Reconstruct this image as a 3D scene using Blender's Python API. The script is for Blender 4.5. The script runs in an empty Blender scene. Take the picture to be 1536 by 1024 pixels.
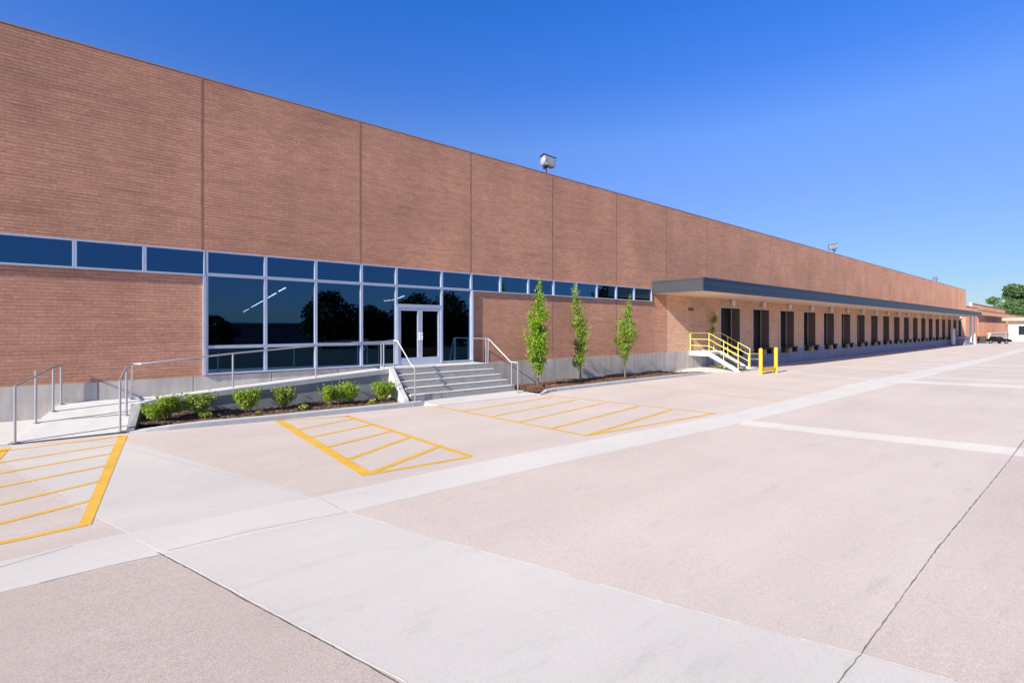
import bpy, bmesh, math, random
from mathutils import Vector, Matrix
random.seed(7)
scene = bpy.context.scene
COL = scene.collection

# ------------------------------------------------------------------ camera model (also turns a photo pixel into a real ground point)
F, CX, HY, CAMH, CAMD = 740.0, 768.0, 491.0, 2.4, 15.4
TH = math.atan(F / 882.0)
SN, CS = math.sin(TH), math.cos(TH)
def ray(px, py):
    a = (px - CX) / F; b = (HY - py) / F
    return Vector((SN + a * CS, CS - a * SN, b))
CAMP = Vector((0, -CAMD, CAMH))

# ------------------------------------------------------------------ terrain heights
NEAR = [(-600, .15), (-2, .15), (1, .13), (3, .08), (8, .01), (13, 0), (28, 0), (35, -.2), (40, -.3), (60, -.36), (300, -.5), (900, -.5)]
LOT = [(-600, .1), (-2, .1), (3, .05), (13, -.12), (26, -.2), (40, -.3), (60, -.4), (100, -.5), (300, -.6), (900, -.6)]
def lerp_tab(t, x):
    if x <= t[0][0]: return t[0][1]
    for (a, b), (c, d) in zip(t, t[1:]):
        if x <= c: return b + (d - b) * (x - a) / (c - a)
    return t[-1][1]
def g(x, y):
    k = min(1, max(0, (-3 - y) / 5.0))
    return lerp_tab(NEAR, x) * (1 - k) + lerp_tab(LOT, x) * k
def G(px, py):
    r = ray(px, py); z = 0
    for _ in range(25):
        t = (z - CAMH) / r.z; p = CAMP + r * t; z = g(p.x, p.y)
    return (p.x, p.y)

# ------------------------------------------------------------------ materials
def mat(name):
    m = bpy.data.materials.new(name); m.use_nodes = True
    nt = m.node_tree; nt.nodes.clear()
    o = nt.nodes.new('ShaderNodeOutputMaterial'); b = nt.nodes.new('ShaderNodeBsdfPrincipled')
    nt.links.new(b.outputs[0], o.inputs[0])
    return m, nt, b, o
def N(nt, t, **kw):
    n = nt.nodes.new(t)
    for k, v in kw.items():
        if k in n.inputs: n.inputs[k].default_value = v
        else: setattr(n, k, v)
    return n
def L(nt, a, b): nt.links.new(a, b)
def c4(c): return (c[0], c[1], c[2], 1)
def mixc(nt, fac, a, b, blend='MIX'):
    n = nt.nodes.new('ShaderNodeMix'); n.data_type = 'RGBA'; n.blend_type = blend
    for i, v in ((0, fac), (6, a), (7, b)):
        if hasattr(v, 'is_output'): nt.links.new(v, n.inputs[i])
        else: n.inputs[i].default_value = v if i == 0 else c4(v)
    return n.outputs[2]
def ramp(nt, src, stops):
    n = nt.nodes.new('ShaderNodeValToRGB'); e = n.color_ramp.elements
    while len(e) < len(stops): e.new(.5)
    for el, (p, c) in zip(e, stops): el.position = p; el.color = c4(c) if hasattr(c, '__len__') else (c, c, c, 1)
    nt.links.new(src, n.inputs[0]); return n.outputs[0]
def noise(nt, co, scale, detail=4, rough=.55):
    n = N(nt, 'ShaderNodeTexNoise', Scale=scale, Detail=detail, Roughness=rough)
    nt.links.new(co, n.inputs['Vector']); return n.outputs['Fac']
def coord(nt): return nt.nodes.new('ShaderNodeTexCoord').outputs['Object']

def simple(name, col, rough=.6, metal=0, var=.12, nscale=3.0, bump=0, bscale=40, spec=.5):
    m, nt, b, o = mat(name); co = coord(nt)
    f = noise(nt, co, nscale, 5)
    lo = [c * (1 - var) for c in col]; hi = [min(1, c * (1 + var)) for c in col]
    L(nt, ramp(nt, f, [(.3, lo), (.7, hi)]), b.inputs['Base Color'])
    b.inputs['Roughness'].default_value = rough; b.inputs['Metallic'].default_value = metal
    b.inputs['Specular IOR Level'].default_value = spec
    if bump:
        bp = N(nt, 'ShaderNodeBump', Strength=bump, Distance=.01)
        L(nt, noise(nt, co, bscale, 6), bp.inputs['Height']); L(nt, bp.outputs[0], b.inputs['Normal'])
    return m

def brick_mat(name, tint=(1, 1, 1)):
    m, nt, b, o = mat(name); co = coord(nt)
    sep = nt.nodes.new('ShaderNodeSeparateXYZ'); L(nt, co, sep.inputs[0])
    ad = N(nt, 'ShaderNodeMath', operation='ADD'); L(nt, sep.outputs[0], ad.inputs[0]); L(nt, sep.outputs[1], ad.inputs[1])
    cb = nt.nodes.new('ShaderNodeCombineXYZ'); L(nt, ad.outputs[0], cb.inputs[0]); L(nt, sep.outputs[2], cb.inputs[1])
    # slightly wandering courses
    nz = N(nt, 'ShaderNodeTexNoise', Scale=1.3, Detail=2); L(nt, co, nz.inputs['Vector'])
    ms = N(nt, 'ShaderNodeVectorMath', operation='MULTIPLY_ADD'); L(nt, nz.outputs['Color'], ms.inputs[0])
    ms.inputs[1].default_value = (.012, .012, 0); L(nt, cb.outputs[0], ms.inputs[2])
    def bk(c1, c2, mo, bias=0):
        t = N(nt, 'ShaderNodeTexBrick', offset=.5, offset_frequency=2)
        t.inputs['Scale'].default_value = 1; t.inputs['Brick Width'].default_value = .24; t.inputs['Row Height'].default_value = .078
        t.inputs['Mortar Size'].default_value = .007; t.inputs['Mortar Smooth'].default_value = .5; t.inputs['Bias'].default_value = bias
        t.inputs['Color1'].default_value = c4(c1); t.inputs['Color2'].default_value = c4(c2); t.inputs['Mortar'].default_value = c4(mo)
        L(nt, ms.outputs[0], t.inputs['Vector']); return t
    T = lambda c: [c[i] * tint[i] for i in range(3)]
    t1 = bk(T((.64, .342, .235)), T((.545, .28, .19)), T((.50, .262, .185)))
    st = N(nt, 'ShaderNodeMapping'); st.inputs['Scale'].default_value = (.45, .45, 6.5); L(nt, co, st.inputs[0])
    streak = noise(nt, st.outputs[0], 1.0, 5, .65)
    c = mixc(nt, 1.0, t1.outputs[0], ramp(nt, streak, [(.30, .76), (.46, .98), (.60, 1.02), (.76, 1.22)]), 'MULTIPLY')
    pp = N(nt, 'ShaderNodeMath', operation='PINGPONG'); s2 = nt.nodes.new('ShaderNodeSeparateXYZ'); L(nt, ms.outputs[0], s2.inputs[0]); L(nt, s2.outputs[1], pp.inputs[0]); pp.inputs[1].default_value = .039
    bed = ramp(nt, pp.outputs[0], [(.004, 1.0), (.014, 0.0)])
    st2 = N(nt, 'ShaderNodeMapping'); st2.inputs['Scale'].default_value = (1.1, 1.1, 12.0); L(nt, co, st2.inputs[0])
    brk = ramp(nt, noise(nt, st2.outputs[0], 1.0, 4, .6), [(.42, .06), (.70, .70)])
    c = mixc(nt, mixc(nt, 1.0, bed, brk, 'MULTIPLY'), c, T((.19, .085, .062)))
    lite = ramp(nt, pp.outputs[0], [(.024, 0.0), (.036, .18)])
    c = mixc(nt, lite, c, T((.66, .40, .31)))
    wash = N(nt, 'ShaderNodeMapping'); wash.inputs['Scale'].default_value = (.9, .9, .10); L(nt, co, wash.inputs[0])
    c = mixc(nt, 1.0, c, ramp(nt, noise(nt, wash.outputs[0], 1.0, 5, .6), [(.30, (.93, .925, .92)), (.5, (1, 1, 1)), (.75, (1.05, 1.05, 1.05))]), 'MULTIPLY')
    big = noise(nt, co, .35, 3)
    c = mixc(nt, 1.0, c, ramp(nt, big, [(.28, (.84, .83, .82)), (.72, (1.13, 1.11, 1.09))]), 'MULTIPLY')
    fine = noise(nt, co, 14, 5, .7)
    c = mixc(nt, 1.0, c, ramp(nt, fine, [(.28, .78), (.72, 1.2)]), 'MULTIPLY')
    L(nt, c, b.inputs['Base Color']); b.inputs['Roughness'].default_value = .9; b.inputs['Specular IOR Level'].default_value = .2; b.inputs['Diffuse Roughness'].default_value = .45
    h = mixc(nt, .35, ramp(nt, t1.outputs['Fac'], [(0, 1.0), (1, 0.0)]), ramp(nt, noise(nt, st.outputs[0], 2.2, 6, .75), [(.3, 0.0), (.7, 1.0)]))
    bp = N(nt, 'ShaderNodeBump', Strength=.35, Distance=.006); L(nt, h, bp.inputs['Height']); L(nt, bp.outputs[0], b.inputs['Normal'])
    return m

def pavement_mat(name, col, speck=.10, pits=True, stain=.06):
    m, nt, b, o = mat(name); co = coord(nt)
    c = ramp(nt, noise(nt, co, .22, 5, .6), [(.3, [k * (1 - stain) for k in col]), (.7, [k * (1 + stain) for k in col])])
    mp = N(nt, 'ShaderNodeMapping'); mp.inputs['Scale'].default_value = (.12, .8, 1); L(nt, co, mp.inputs[0])
    c = mixc(nt, 1.0, c, ramp(nt, noise(nt, mp.outputs[0], 1.1, 6, .6), [(.35, (.965, .96, .96)), (.65, (1.03, 1.03, 1.03))]), 'MULTIPLY')
    c = mixc(nt, 1.0, c, ramp(nt, noise(nt, co, 70, 3, .8), [(.34, 1 - speck * 1.6), (.66, 1 + speck * 1.2)]), 'MULTIPLY')
    c = mixc(nt, 1.0, c, ramp(nt, noise(nt, co, 17, 5, .7), [(.3, 1 - speck * .35), (.7, 1 + speck * .3)]), 'MULTIPLY')
    if pits:
        v = N(nt, 'ShaderNodeTexVoronoi', Scale=13); L(nt, co, v.inputs['Vector'])
        gate = ramp(nt, noise(nt, co, 1.6, 3), [(.52, 0.0), (.66, 1.0)])
        pm = ramp(nt, v.outputs['Distance'], [(.04, 1.0), (.10, 0.0)])
        mm = mixc(nt, 1.0, pm, gate, 'MULTIPLY')
        c = mixc(nt, mm, c, [k * .5 for k in col])
    # scattered hairline dirt and tyre dust
    mp2 = N(nt, 'ShaderNodeMapping'); mp2.inputs['Scale'].default_value = (.35, 1.3, 1); mp2.inputs['Rotation'].default_value = (0, 0, .3); L(nt, co, mp2.inputs[0])
    c = mixc(nt, 1.0, c, ramp(nt, noise(nt, mp2.outputs[0], 3.1, 8, .72), [(.30, .90), (.44, 1.0)]), 'MULTIPLY')
    L(nt, c, b.inputs['Base Color']); b.inputs['Roughness'].default_value = .88; b.inputs['Specular IOR Level'].default_value = .25; b.inputs['Diffuse Roughness'].default_value = .08
    bp = N(nt, 'ShaderNodeBump', Strength=.25, Distance=.004); L(nt, noise(nt, co, 120, 4, .8), bp.inputs['Height']); L(nt, bp.outputs[0], b.inputs['Normal'])
    return m

def leaf_mat(name, dark, light, trans=.35):
    m, nt, b, o = mat(name)
    ge = nt.nodes.new('ShaderNodeNewGeometry')
    c = ramp(nt, ge.outputs['Random Per Island'], [(0, dark), (.55, [(a + b_) / 2 for a, b_ in zip(dark, light)]), (1, light)])
    L(nt, c, b.inputs['Base Color']); b.inputs['Roughness'].default_value = .5; b.inputs['Specular IOR Level'].default_value = .35
    t = nt.nodes.new('ShaderNodeBsdfTranslucent'); L(nt, mixc(nt, 1.0, c, (1.15, 1.25, .5), 'MULTIPLY'), t.inputs[0])
    mx = nt.nodes.new('ShaderNodeMixShader'); mx.inputs[0].default_value = trans
    L(nt, b.outputs[0], mx.inputs[1]); L(nt, t.outputs[0], mx.inputs[2]); L(nt, mx.outputs[0], o.inputs[0])
    return m

def glass_mat(name, refl=(.22, .52, 1.0), f0=.20, see=(.07, .09, .13)):
    m, nt, b, o = mat(name); nt.nodes.remove(b); co = coord(nt)
    gl = nt.nodes.new('ShaderNodeBsdfGlossy'); gl.inputs['Color'].default_value = c4(refl); gl.inputs['Roughness'].default_value = 0.004
    bp = N(nt, 'ShaderNodeBump', Strength=.02, Distance=.02); L(nt, noise(nt, co, .9, 1), bp.inputs['Height']); L(nt, bp.outputs[0], gl.inputs['Normal'])
    tr = nt.nodes.new('ShaderNodeBsdfTransparent'); tr.inputs[0].default_value = c4(see)
    lw = N(nt, 'ShaderNodeFresnel', IOR=1.5)
    ma = N(nt, 'ShaderNodeMath', operation='ADD', use_clamp=True); L(nt, lw.outputs[0], ma.inputs[0]); ma.inputs[1].default_value = f0
    mx = nt.nodes.new('ShaderNodeMixShader'); L(nt, ma.outputs[0], mx.inputs[0]); L(nt, tr.outputs[0], mx.inputs[1]); L(nt, gl.outputs[0], mx.inputs[2])
    L(nt, mx.outputs[0], o.inputs[0]); return m

def emit_mat(name, col, s):
    m, nt, b, o = mat(name)
    b.inputs['Base Color'].default_value = c4(col); b.inputs['Emission Color'].default_value = c4(col); b.inputs['Emission Strength'].default_value = s
    return m

def plinth_mat(name, col, w=1.9, joint=.5):
    m, nt, b, o = mat(name); co = coord(nt)
    sep = nt.nodes.new('ShaderNodeSeparateXYZ'); L(nt, co, sep.inputs[0])
    c = ramp(nt, noise(nt, co, 1.1, 6, .6), [(.3, [k * .86 for k in col]), (.7, [k * 1.12 for k in col])])
    mp = N(nt, 'ShaderNodeMapping'); mp.inputs['Scale'].default_value = (3.2, 3.2, .35); L(nt, co, mp.inputs[0])
    c = mixc(nt, 1.0, c, ramp(nt, noise(nt, mp.outputs[0], 1.2, 5, .6), [(.32, .84), (.6, 1.05)]), 'MULTIPLY')
    md = N(nt, 'ShaderNodeMath', operation='PINGPONG'); L(nt, sep.outputs[0], md.inputs[0]); md.inputs[1].default_value = w / 2
    c = mixc(nt, ramp(nt, md.outputs[0], [(.010, 1.0), (.014, 0.0)]), c, [k * joint for k in col])
    c = mixc(nt, 1.0, c, ramp(nt, noise(nt, co, 30, 4, .7), [(.3, .93), (.7, 1.07)]), 'MULTIPLY')
    L(nt, c, b.inputs['Base Color']); b.inputs['Roughness'].default_value = .9; b.inputs['Specular IOR Level'].default_value = .2
    bp = N(nt, 'ShaderNodeBump', Strength=.25, Distance=.006); L(nt, noise(nt, co, 25, 6, .7), bp.inputs['Height']); L(nt, bp.outputs[0], b.inputs['Normal'])
    return m

def paint_mat(name, col):
    m, nt, b, o = mat(name); co = coord(nt)
    c = ramp(nt, noise(nt, co, 2.5, 5), [(.3, [k * .9 for k in col]), (.7, [min(1, k * 1.08) for k in col])])
    wear = ramp(nt, noise(nt, co, 28, 6, .75), [(.56, 0.0), (.70, .6)])
    c = mixc(nt, wear, c, (.56, .47, .40))
    L(nt, c, b.inputs['Base Color']); b.inputs['Roughness'].default_value = .75
    return m

M = {}
M['brick'] = brick_mat('brick')
M['brick_tan_lifted'] = brick_mat('tan shade-lifted brick', (1.22, 1.48, 1.46))  # tan copy of the brick, colour lightened to lift the canopy shade
M['brick_far'] = brick_mat('annex brick', (.92, .88, .86))
M['lot'] = pavement_mat('pinkish concrete', (.572, .492, .455), .11)
M['lot_b'] = pavement_mat('darker pinkish concrete', (.50, .42, .385), .15)
M['lot_c'] = pavement_mat('coarse pinkish concrete', (.545, .463, .425), .13)
M['slab'] = pavement_mat('pale concrete', (.575, .54, .52), .05, False)
M['band'] = pavement_mat('pale concrete band', (.61, .575, .555), .05, False)
M['stripe'] = pavement_mat('pale stripe', (.64, .59, .56), .05, False)
M['walk'] = pavement_mat('walk concrete', (.60, .575, .55), .06, False)
M['grass'] = simple('verge grass', (.032, .036, .02), .95, 0, .5, 2, .6, 60)
M['kerb'] = simple('kerb concrete', (.47, .47, .475), .85, 0, .08, 6, .2, 60)
M['step'] = simple('shaded riser concrete', (.34, .332, .32), .9, 0, .12, 5, .25, 70)  # shade of the risers put into the colour, against the paler treads
M['lip'] = simple('shaded lip concrete', (.40, .40, .415), .9, 0, .08, 4, .2, 70)  # shaded front of the lip put into its colour
M['rampwall'] = plinth_mat('shaded ramp side concrete', (.29, .295, .315), 60, 1)  # ramp sides darkened in colour for the shade below the lip
M['rampdeck'] = simple('ramp deck concrete', (.60, .585, .57), .9, 0, .07, 4, .2, 70)
M['plinth'] = plinth_mat('plinth concrete', (.55, .50, .455), 1.92, .40)
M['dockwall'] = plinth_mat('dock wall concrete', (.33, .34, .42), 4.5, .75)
M['crack'] = simple('joint sealant', (.09, .085, .08), .95, 0, .4, 8)
M['crackmid'] = simple('dusty joint', (.22, .20, .185), .95, 0, .5, 6)
M['crackfaint'] = simple('worn joint', (.34, .32, .31), .95, 0, .25, 8)
M['crackwhite'] = simple('pale joint filler', (.72, .70, .67), .9, 0, .08, 8)
M['paint'] = paint_mat('yellow road paint', (.72, .42, .055))
M['paintfaint'] = paint_mat('worn yellow road paint', (.74, .53, .20))
M['joint'] = simple('brick control joint', (.33, .17, .125), .95, 0, .2, 4)
M['coping'] = simple('coping metal', (.46, .30, .24), .5, .3, .1)
M['alu'] = simple('aluminium frame', (.56, .62, .76), .35, .45, .05)
M['glass'] = glass_mat('tinted glass')
M['doorglass'] = glass_mat('door glass', (.5, .6, .75), .03, (.10, .10, .10))
M['steel'] = simple('galvanised rail', (.46, .48, .52), .4, .7, .08, 8)
M['yellow'] = simple('yellow gloss paint', (.82, .66, .13), .45, 0, .08, 5)
M['bollard'] = simple('safety yellow paint', (.78, .46, .03), .5, 0, .1, 4)
M['whitesteel'] = simple('white painted steel', (.78, .78, .76), .5, 0, .05, 5)
M['fascia'] = simple('slate blue metal', (.030, .052, .10), .45, .2, .10, 1.5)
M['fasciagrey'] = simple('grey metal', (.055, .058, .068), .5, .2, .08, 1.5)
M['soffit'] = simple('tan soffit', (.85, .63, .47), .8, 0, .06, 1)
M['trim'] = simple('dock trim', (.62, .58, .55), .6, 0, .06)
M['reveal'] = simple('shade-darkened dock reveal', (.17, .115, .09), .85, 0, .1, 2)  # shade inside the dock recesses painted as dark brown
M['doorblack'] = simple('black dock door', (.010, .010, .013), .55, 0, .2, 2)
M['rubber'] = simple('black rubber', (.012, .012, .014), .75, 0, .2, 8)
M['bumper'] = simple('dull yellow block', (.50, .40, .14), .7, 0, .15)
M['lampwhite'] = simple('white lamp glass', (.80, .76, .72), .3, 0, .03)
M['dark'] = simple('dark interior', (.012, .013, .015), .9, 0, .2, 1)
M['tube'] = emit_mat('lit lamp tube', (1, .98, .94), 9)
M['floodgrey'] = simple('flood housing', (.30, .32, .36), .45, .35, .06)
M['floodlens'] = simple('flood lens', (.34, .36, .40), .25, 0, .05)
M['black'] = simple('black metal', (.015, .015, .018), .5, .3, .1)
M['mulch'] = simple('bark mulch', (.20, .115, .078), .95, 0, .5, 22, .9, 35)
M['chip'] = leaf_mat('bark chips', (.07, .04, .027), (.34, .20, .135), 0)
M['bark'] = simple('tree bark', (.17, .13, .10), .95, 0, .25, 14, .5, 30)
M['leaf'] = leaf_mat('fresh green leaves', (.15, .27, .02), (.38, .54, .06), .42)
M['leaf_b'] = leaf_mat('green leaves', (.15, .25, .025), (.38, .49, .08), .42)
M['shrub'] = leaf_mat('shrub leaves', (.15, .25, .02), (.42, .54, .07), .40)
M['shrub_dull'] = leaf_mat('dull shrub leaves', (.15, .21, .04), (.38, .45, .12), .40)
M['lime'] = leaf_mat('lime leaves', (.26, .36, .03), (.48, .56, .10), .35)
M['bigleaf'] = leaf_mat('broad tree leaves', (.06, .125, .045), (.17, .27, .10), .3)
M['darkleaf'] = leaf_mat('dark tree leaves', (.008, .016, .006), (.02, .035, .012), .15)
M['beige'] = simple('beige concrete', (.52, .44, .36), .9, 0, .08, 1.5)
M['whitewall'] = simple('white wall', (.74, .73, .71), .8, 0, .05, 1)
M['tan'] = simple('tan roof edge', (.52, .40, .28), .8, 0, .08, 1)
M['carblack'] = simple('black car paint', (.012, .012, .015), .25, .1, .1)
M['carwhite'] = simple('white car roof', (.75, .75, .75), .35, 0, .04)
M['carglass'] = simple('car glass', (.02, .025, .03), .1, 0, .1)
M['lamp_red'] = simple('tail lamp red', (.45, .02, .02), .3, 0, .1)

# ------------------------------------------------------------------ mesh helpers
class MB:
    def __init__(s): s.v = []; s.f = []
    def quad(s, *p):
        n = len(s.v); s.v += [tuple(q) for q in p]; s.f.append(tuple(range(n, n + len(p)))); return s
    def box(s, x0, x1, y0, y1, z0, z1):
        return s.hexa([(x0, y0, z0), (x1, y0, z0), (x1, y1, z0), (x0, y1, z0), (x0, y0, z1), (x1, y0, z1), (x1, y1, z1), (x0, y1, z1)])
    def hexa(s, p):
        n = len(s.v); s.v += [tuple(q) for q in p]
        s.f += [tuple(n + i for i in q) for q in ((0, 3, 2, 1), (4, 5, 6, 7), (0, 1, 5, 4), (1, 2, 6, 5), (2, 3, 7, 6), (3, 0, 4, 7))]; return s
    def prism(s, poly, axis, a, b):
        """poly: 2-D outline swept along axis from a to b"""
        def P(u, v, w): return {'x': (w, u, v), 'y': (u, w, v), 'z': (u, v, w)}[axis]
        n = len(s.v); k = len(poly)
        s.v += [P(u, v, a) for u, v in poly] + [P(u, v, b) for u, v in poly]
        s.f.append(tuple(n + i for i in reversed(range(k)))); s.f.append(tuple(n + k + i for i in range(k)))
        for i in range(k):
            j = (i + 1) % k; s.f.append((n + i, n + j, n + k + j, n + k + i))
        return s
    def tube(s, pts, r, seg=10, r2=None, caps=True):
        pts = [Vector(p) for p in pts]; rings = []
        prev = None
        for i, p in enumerate(pts):
            d = ((pts[i] - pts[i - 1]).normalized() if i else Vector()) + ((pts[i + 1] - pts[i]).normalized() if i < len(pts) - 1 else Vector())
            d.normalize()
            ref = prev if prev is not None else (Vector((0, 0, 1)) if abs(d.z) < .9 else Vector((1, 0, 0)))
            u = (ref - d * ref.dot(d)).normalized(); w = d.cross(u); prev = u
            rr = r if r2 is None else r + (r2 - r) * i / (len(pts) - 1)
            n = len(s.v)
            for k in range(seg):
                a = 2 * math.pi * k / seg; s.v.append(tuple(p + (u * math.cos(a) + w * math.sin(a)) * rr))
            rings.append(n)
        for a, b in zip(rings, rings[1:]):
            for k in range(seg):
                j = (k + 1) % seg; s.f.append((a + k, a + j, b + j, b + k))
        if caps:
            s.f.append(tuple(rings[0] + k for k in reversed(range(seg)))); s.f.append(tuple(rings[-1] + k for k in range(seg)))
        return s
    def lathe(s, prof, center, axis='z', seg=20):
        c = Vector(center); n0 = len(s.v); k = len(prof)
        for i in range(seg):
            a = 2 * math.pi * i / seg
            for r, h in prof:
                u, w = r * math.cos(a), r * math.sin(a)
                p = {'z': (u, w, h), 'x': (h, u, w), 'y': (u, h, w)}[axis]; s.v.append(tuple(c + Vector(p)))
        for i in range(seg):
            j = (i + 1) % seg
            for q in range(k - 1): s.f.append((n0 + i * k + q, n0 + j * k + q, n0 + j * k + q + 1, n0 + i * k + q + 1))
        return s
    def build(s, name, m, parent=None, smooth=False, bevel=0, kind=None, label=None, cat=None, group=None, fix=True, loc=None):
        me = bpy.data.meshes.new(name); me.from_pydata(s.v, [], s.f); me.update()
        if fix:
            bm = bmesh.new(); bm.from_mesh(me); bmesh.ops.recalc_face_normals(bm, faces=bm.faces); bm.to_mesh(me); bm.free()
        me.materials.append(M[m] if isinstance(m, str) else m)
        o = bpy.data.objects.new(name, me); COL.objects.link(o)
        if smooth:
            for p in me.polygons: p.use_smooth = True
            md = o.modifiers.new('es', 'EDGE_SPLIT'); md.split_angle = math.radians(40)
        if bevel:
            md = o.modifiers.new('bv', 'BEVEL'); md.width = bevel; md.segments = 2; md.limit_method = 'ANGLE'; md.angle_limit = math.radians(35)
        if parent is not None: o.parent = parent
        if loc is not None: o.location = loc
        tag(o, label, cat, group, kind)
        return o
def tag(o, label=None, cat=None, group=None, kind=None):
    for k, v in (('label', label), ('category', cat), ('group', group), ('kind', kind)):
        if v: o[k] = v
def thing(name, label, cat, loc=(0, 0, 0), rz=0, group=None):
    o = bpy.data.objects.new(name, None); COL.objects.link(o); o.location = loc; o.rotation_euler = (0, 0, rz); o.empty_display_size = .1
    tag(o, label, cat, group); return o
def copy_tree(o, parent=None):
    c = o.copy(); COL.objects.link(c); c.parent = parent
    for ch in list(o.children): copy_tree(ch, c)
    return c

# ------------------------------------------------------------------ ground
def frange(a, b, s):
    n = int(round((b - a) / s)); return [a + i * s for i in range(n + 1)]
GX = [-600, -300, -150, -80, -40, -25] + frange(-15, 60, .5) + frange(61, 125, 1) + [140, 160, 200, 260, 300, 400, 600, 900]
GY = [-500, -250, -120, -70, -45, -30, -24, -20] + frange(-18, 0.5, .5) + [4, 12, 40, 70, 120, 250, 500]
def ground_sheet():
    me = bpy.data.meshes.new('ground'); nx, ny = len(GX), len(GY)
    v = [(x, y, g(x, y)) for y in GY for x in GX]
    f = [(j * nx + i, j * nx + i + 1, (j + 1) * nx + i + 1, (j + 1) * nx + i) for j in range(ny - 1) for i in range(nx - 1)]
    me.from_pydata(v, [], f); me.update(); me.materials.append(M['lot'])
    o = bpy.data.objects.new('ground', me); COL.objects.link(o); tag(o, 'pinkish beige concrete truck court in front of the brick building', None, None, 'structure')
ground_sheet()
def drape(polys, name, m, off, kind='structure', jitter=0, label=None):
    """flat polygons (x, y) cut along the ground grid and laid 'off' above the ground"""
    bm = bmesh.new()
    for poly in polys:
        pts = []
        for i, p in enumerate(poly):
            q = poly[(i + 1) % len(poly)]; n = max(1, int(math.hypot(q[0] - p[0], q[1] - p[1]) / .25)) if jitter else 1
            n = min(n, 120)
            for k in range(n):
                t = k / n; x = p[0] + (q[0] - p[0]) * t; y = p[1] + (q[1] - p[1]) * t
                if jitter and k: x += random.uniform(-jitter, jitter); y += random.uniform(-jitter, jitter)
                pts.append((x, y))
        bm.faces.new([bm.verts.new((x, y, 0)) for x, y in pts])
    xs = [v.co.x for v in bm.verts]; ys = [v.co.y for v in bm.verts]
    for x in GX:
        if min(xs) < x < max(xs): bmesh.ops.bisect_plane(bm, geom=bm.verts[:] + bm.edges[:] + bm.faces[:], plane_co=(x, 0, 0), plane_no=(1, 0, 0))
    for y in GY:
        if min(ys) < y < max(ys): bmesh.ops.bisect_plane(bm, geom=bm.verts[:] + bm.edges[:] + bm.faces[:], plane_co=(0, y, 0), plane_no=(0, 1, 0))
    bmesh.ops.triangulate(bm, faces=bm.faces[:])
    for v in bm.verts: v.co.z = g(v.co.x, v.co.y) + off
    bm.normal_update()
    for f in bm.faces:
        if f.normal.z < 0: f.normal_flip()
    me = bpy.data.meshes.new(name); bm.to_mesh(me); bm.free(); me.materials.append(M[m])
    o = bpy.data.objects.new(name, me); COL.objects.link(o); tag(o, label, None, None, kind); return o
def strip(p, q, w):
    d = Vector((q[0] - p[0], q[1] - p[1])); n = Vector((-d.y, d.x)).normalized() * w / 2
    return [(p[0] + n.x, p[1] + n.y), (q[0] + n.x, q[1] + n.y), (q[0] - n.x, q[1] - n.y), (p[0] - n.x, p[1] - n.y)]
def rough_strip(p, q, w, step=.07, wob=.004):
    d = Vector((q[0] - p[0], q[1] - p[1])); n = max(2, int(d.length / step)); nn = Vector((-d.y, d.x)).normalized()
    up, dn = [], []
    for i in range(n + 1):
        c = Vector(p) + d * (i / n) + nn * random.uniform(-wob, wob); ww = w / 2 * random.uniform(.6, 1.25)
        up.append(tuple(c + nn * ww)); dn.append(tuple(c - nn * ww))
    return up + dn[::-1]
drape([[(-600, -500), (-600, -17.2), (160, -17.2), (300, -60), (900, -60), (900, -500)]], 'grass', 'grass', .02, 'structure')

# pale driveway slab and long bands
dw = [G(*p) for p in [(190, 662), (330, 703), (480, 745), (520, 768), (672, 813), (1000, 905), (1290, 982)]]
e = Vector(G(1290, 982)); d = (e - Vector(G(672, 813))).normalized(); dw.append(tuple(e + d * 3))
f0 = Vector(G(600, 1020)); d2 = (f0 - Vector(G(250, 832))).normalized(); dw.append(tuple(f0 + d2 * 3.2))
dw += [G(*p) for p in [(400, 913), (250, 832), (180, 796), (30, 707), (5, 690)]] + [(-1.3, -2.0)]
drape([dw], 'driveway', 'slab', .001, jitter=.012)
bu = [(-30, -8.0)] + [G(*p) for p in [(0, 842), (180, 801), (480, 744), (760, 684), (1100, 619), (1300, 571)]] + [(60, -8.5), (150, -8.5)]
bl = [(150, -9.45), (60, -9.45)] + [G(*p) for p in [(1300, 587), (1100, 637), (800, 703), (640, 740), (525, 768), (245, 831), (0, 888)]] + [(-30, -9.0)]
drape([bu + bl], 'concrete_band', 'band', .0018, jitter=.012)
sp = [[G(1118, 630), G(1520, 671), G(1536, 673), G(1536, 685), G(1520, 683), G(1108, 637)]]
e1, e2 = Vector(G(1536, 673)), Vector(G(1536, 685)); sp.append([tuple(e1), (e1.x + .9, e1.y - 6), (e2.x + .9, e2.y - 6), tuple(e2)])
sp.append([G(1355, 570.5), G(1536, 578), G(1536, 582.5), G(1330, 573)])
for k in range(14):
    x = 33.6 + 5.2 * k; sp.append([(x, -9.46), (x + 1.5, -16), (x + 1.5 + .55, -16), (x + .55, -9.46)])
for k in range(17):
    x = 29.6 + 4.55 * k; sp.append([(x, -8.44), (x - .5, -3.4), (x - .1, -3.4), (x + .5, -8.44)])
drape(sp, 'pavement_stripe', 'stripe', .0024, jitter=.01)

# paving panels, a little darker
drape([[(-30, -9.0)] + [G(*p) for p in [(0, 888), (245, 832), (400, 914)]] + [tuple(f0), tuple(f0 + d2 * 3.2), (-30, -16)]], 'paving_panel', 'lot_b', .0006)
drape([[(4.29, -14.28), (6.8, -14.28), (13.3, -14.31), (60, -14.31), (60, -17.5), (-10, -17.5), (3, -14.28)]], 'paving_panel', 'lot_c', .0005)
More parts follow.
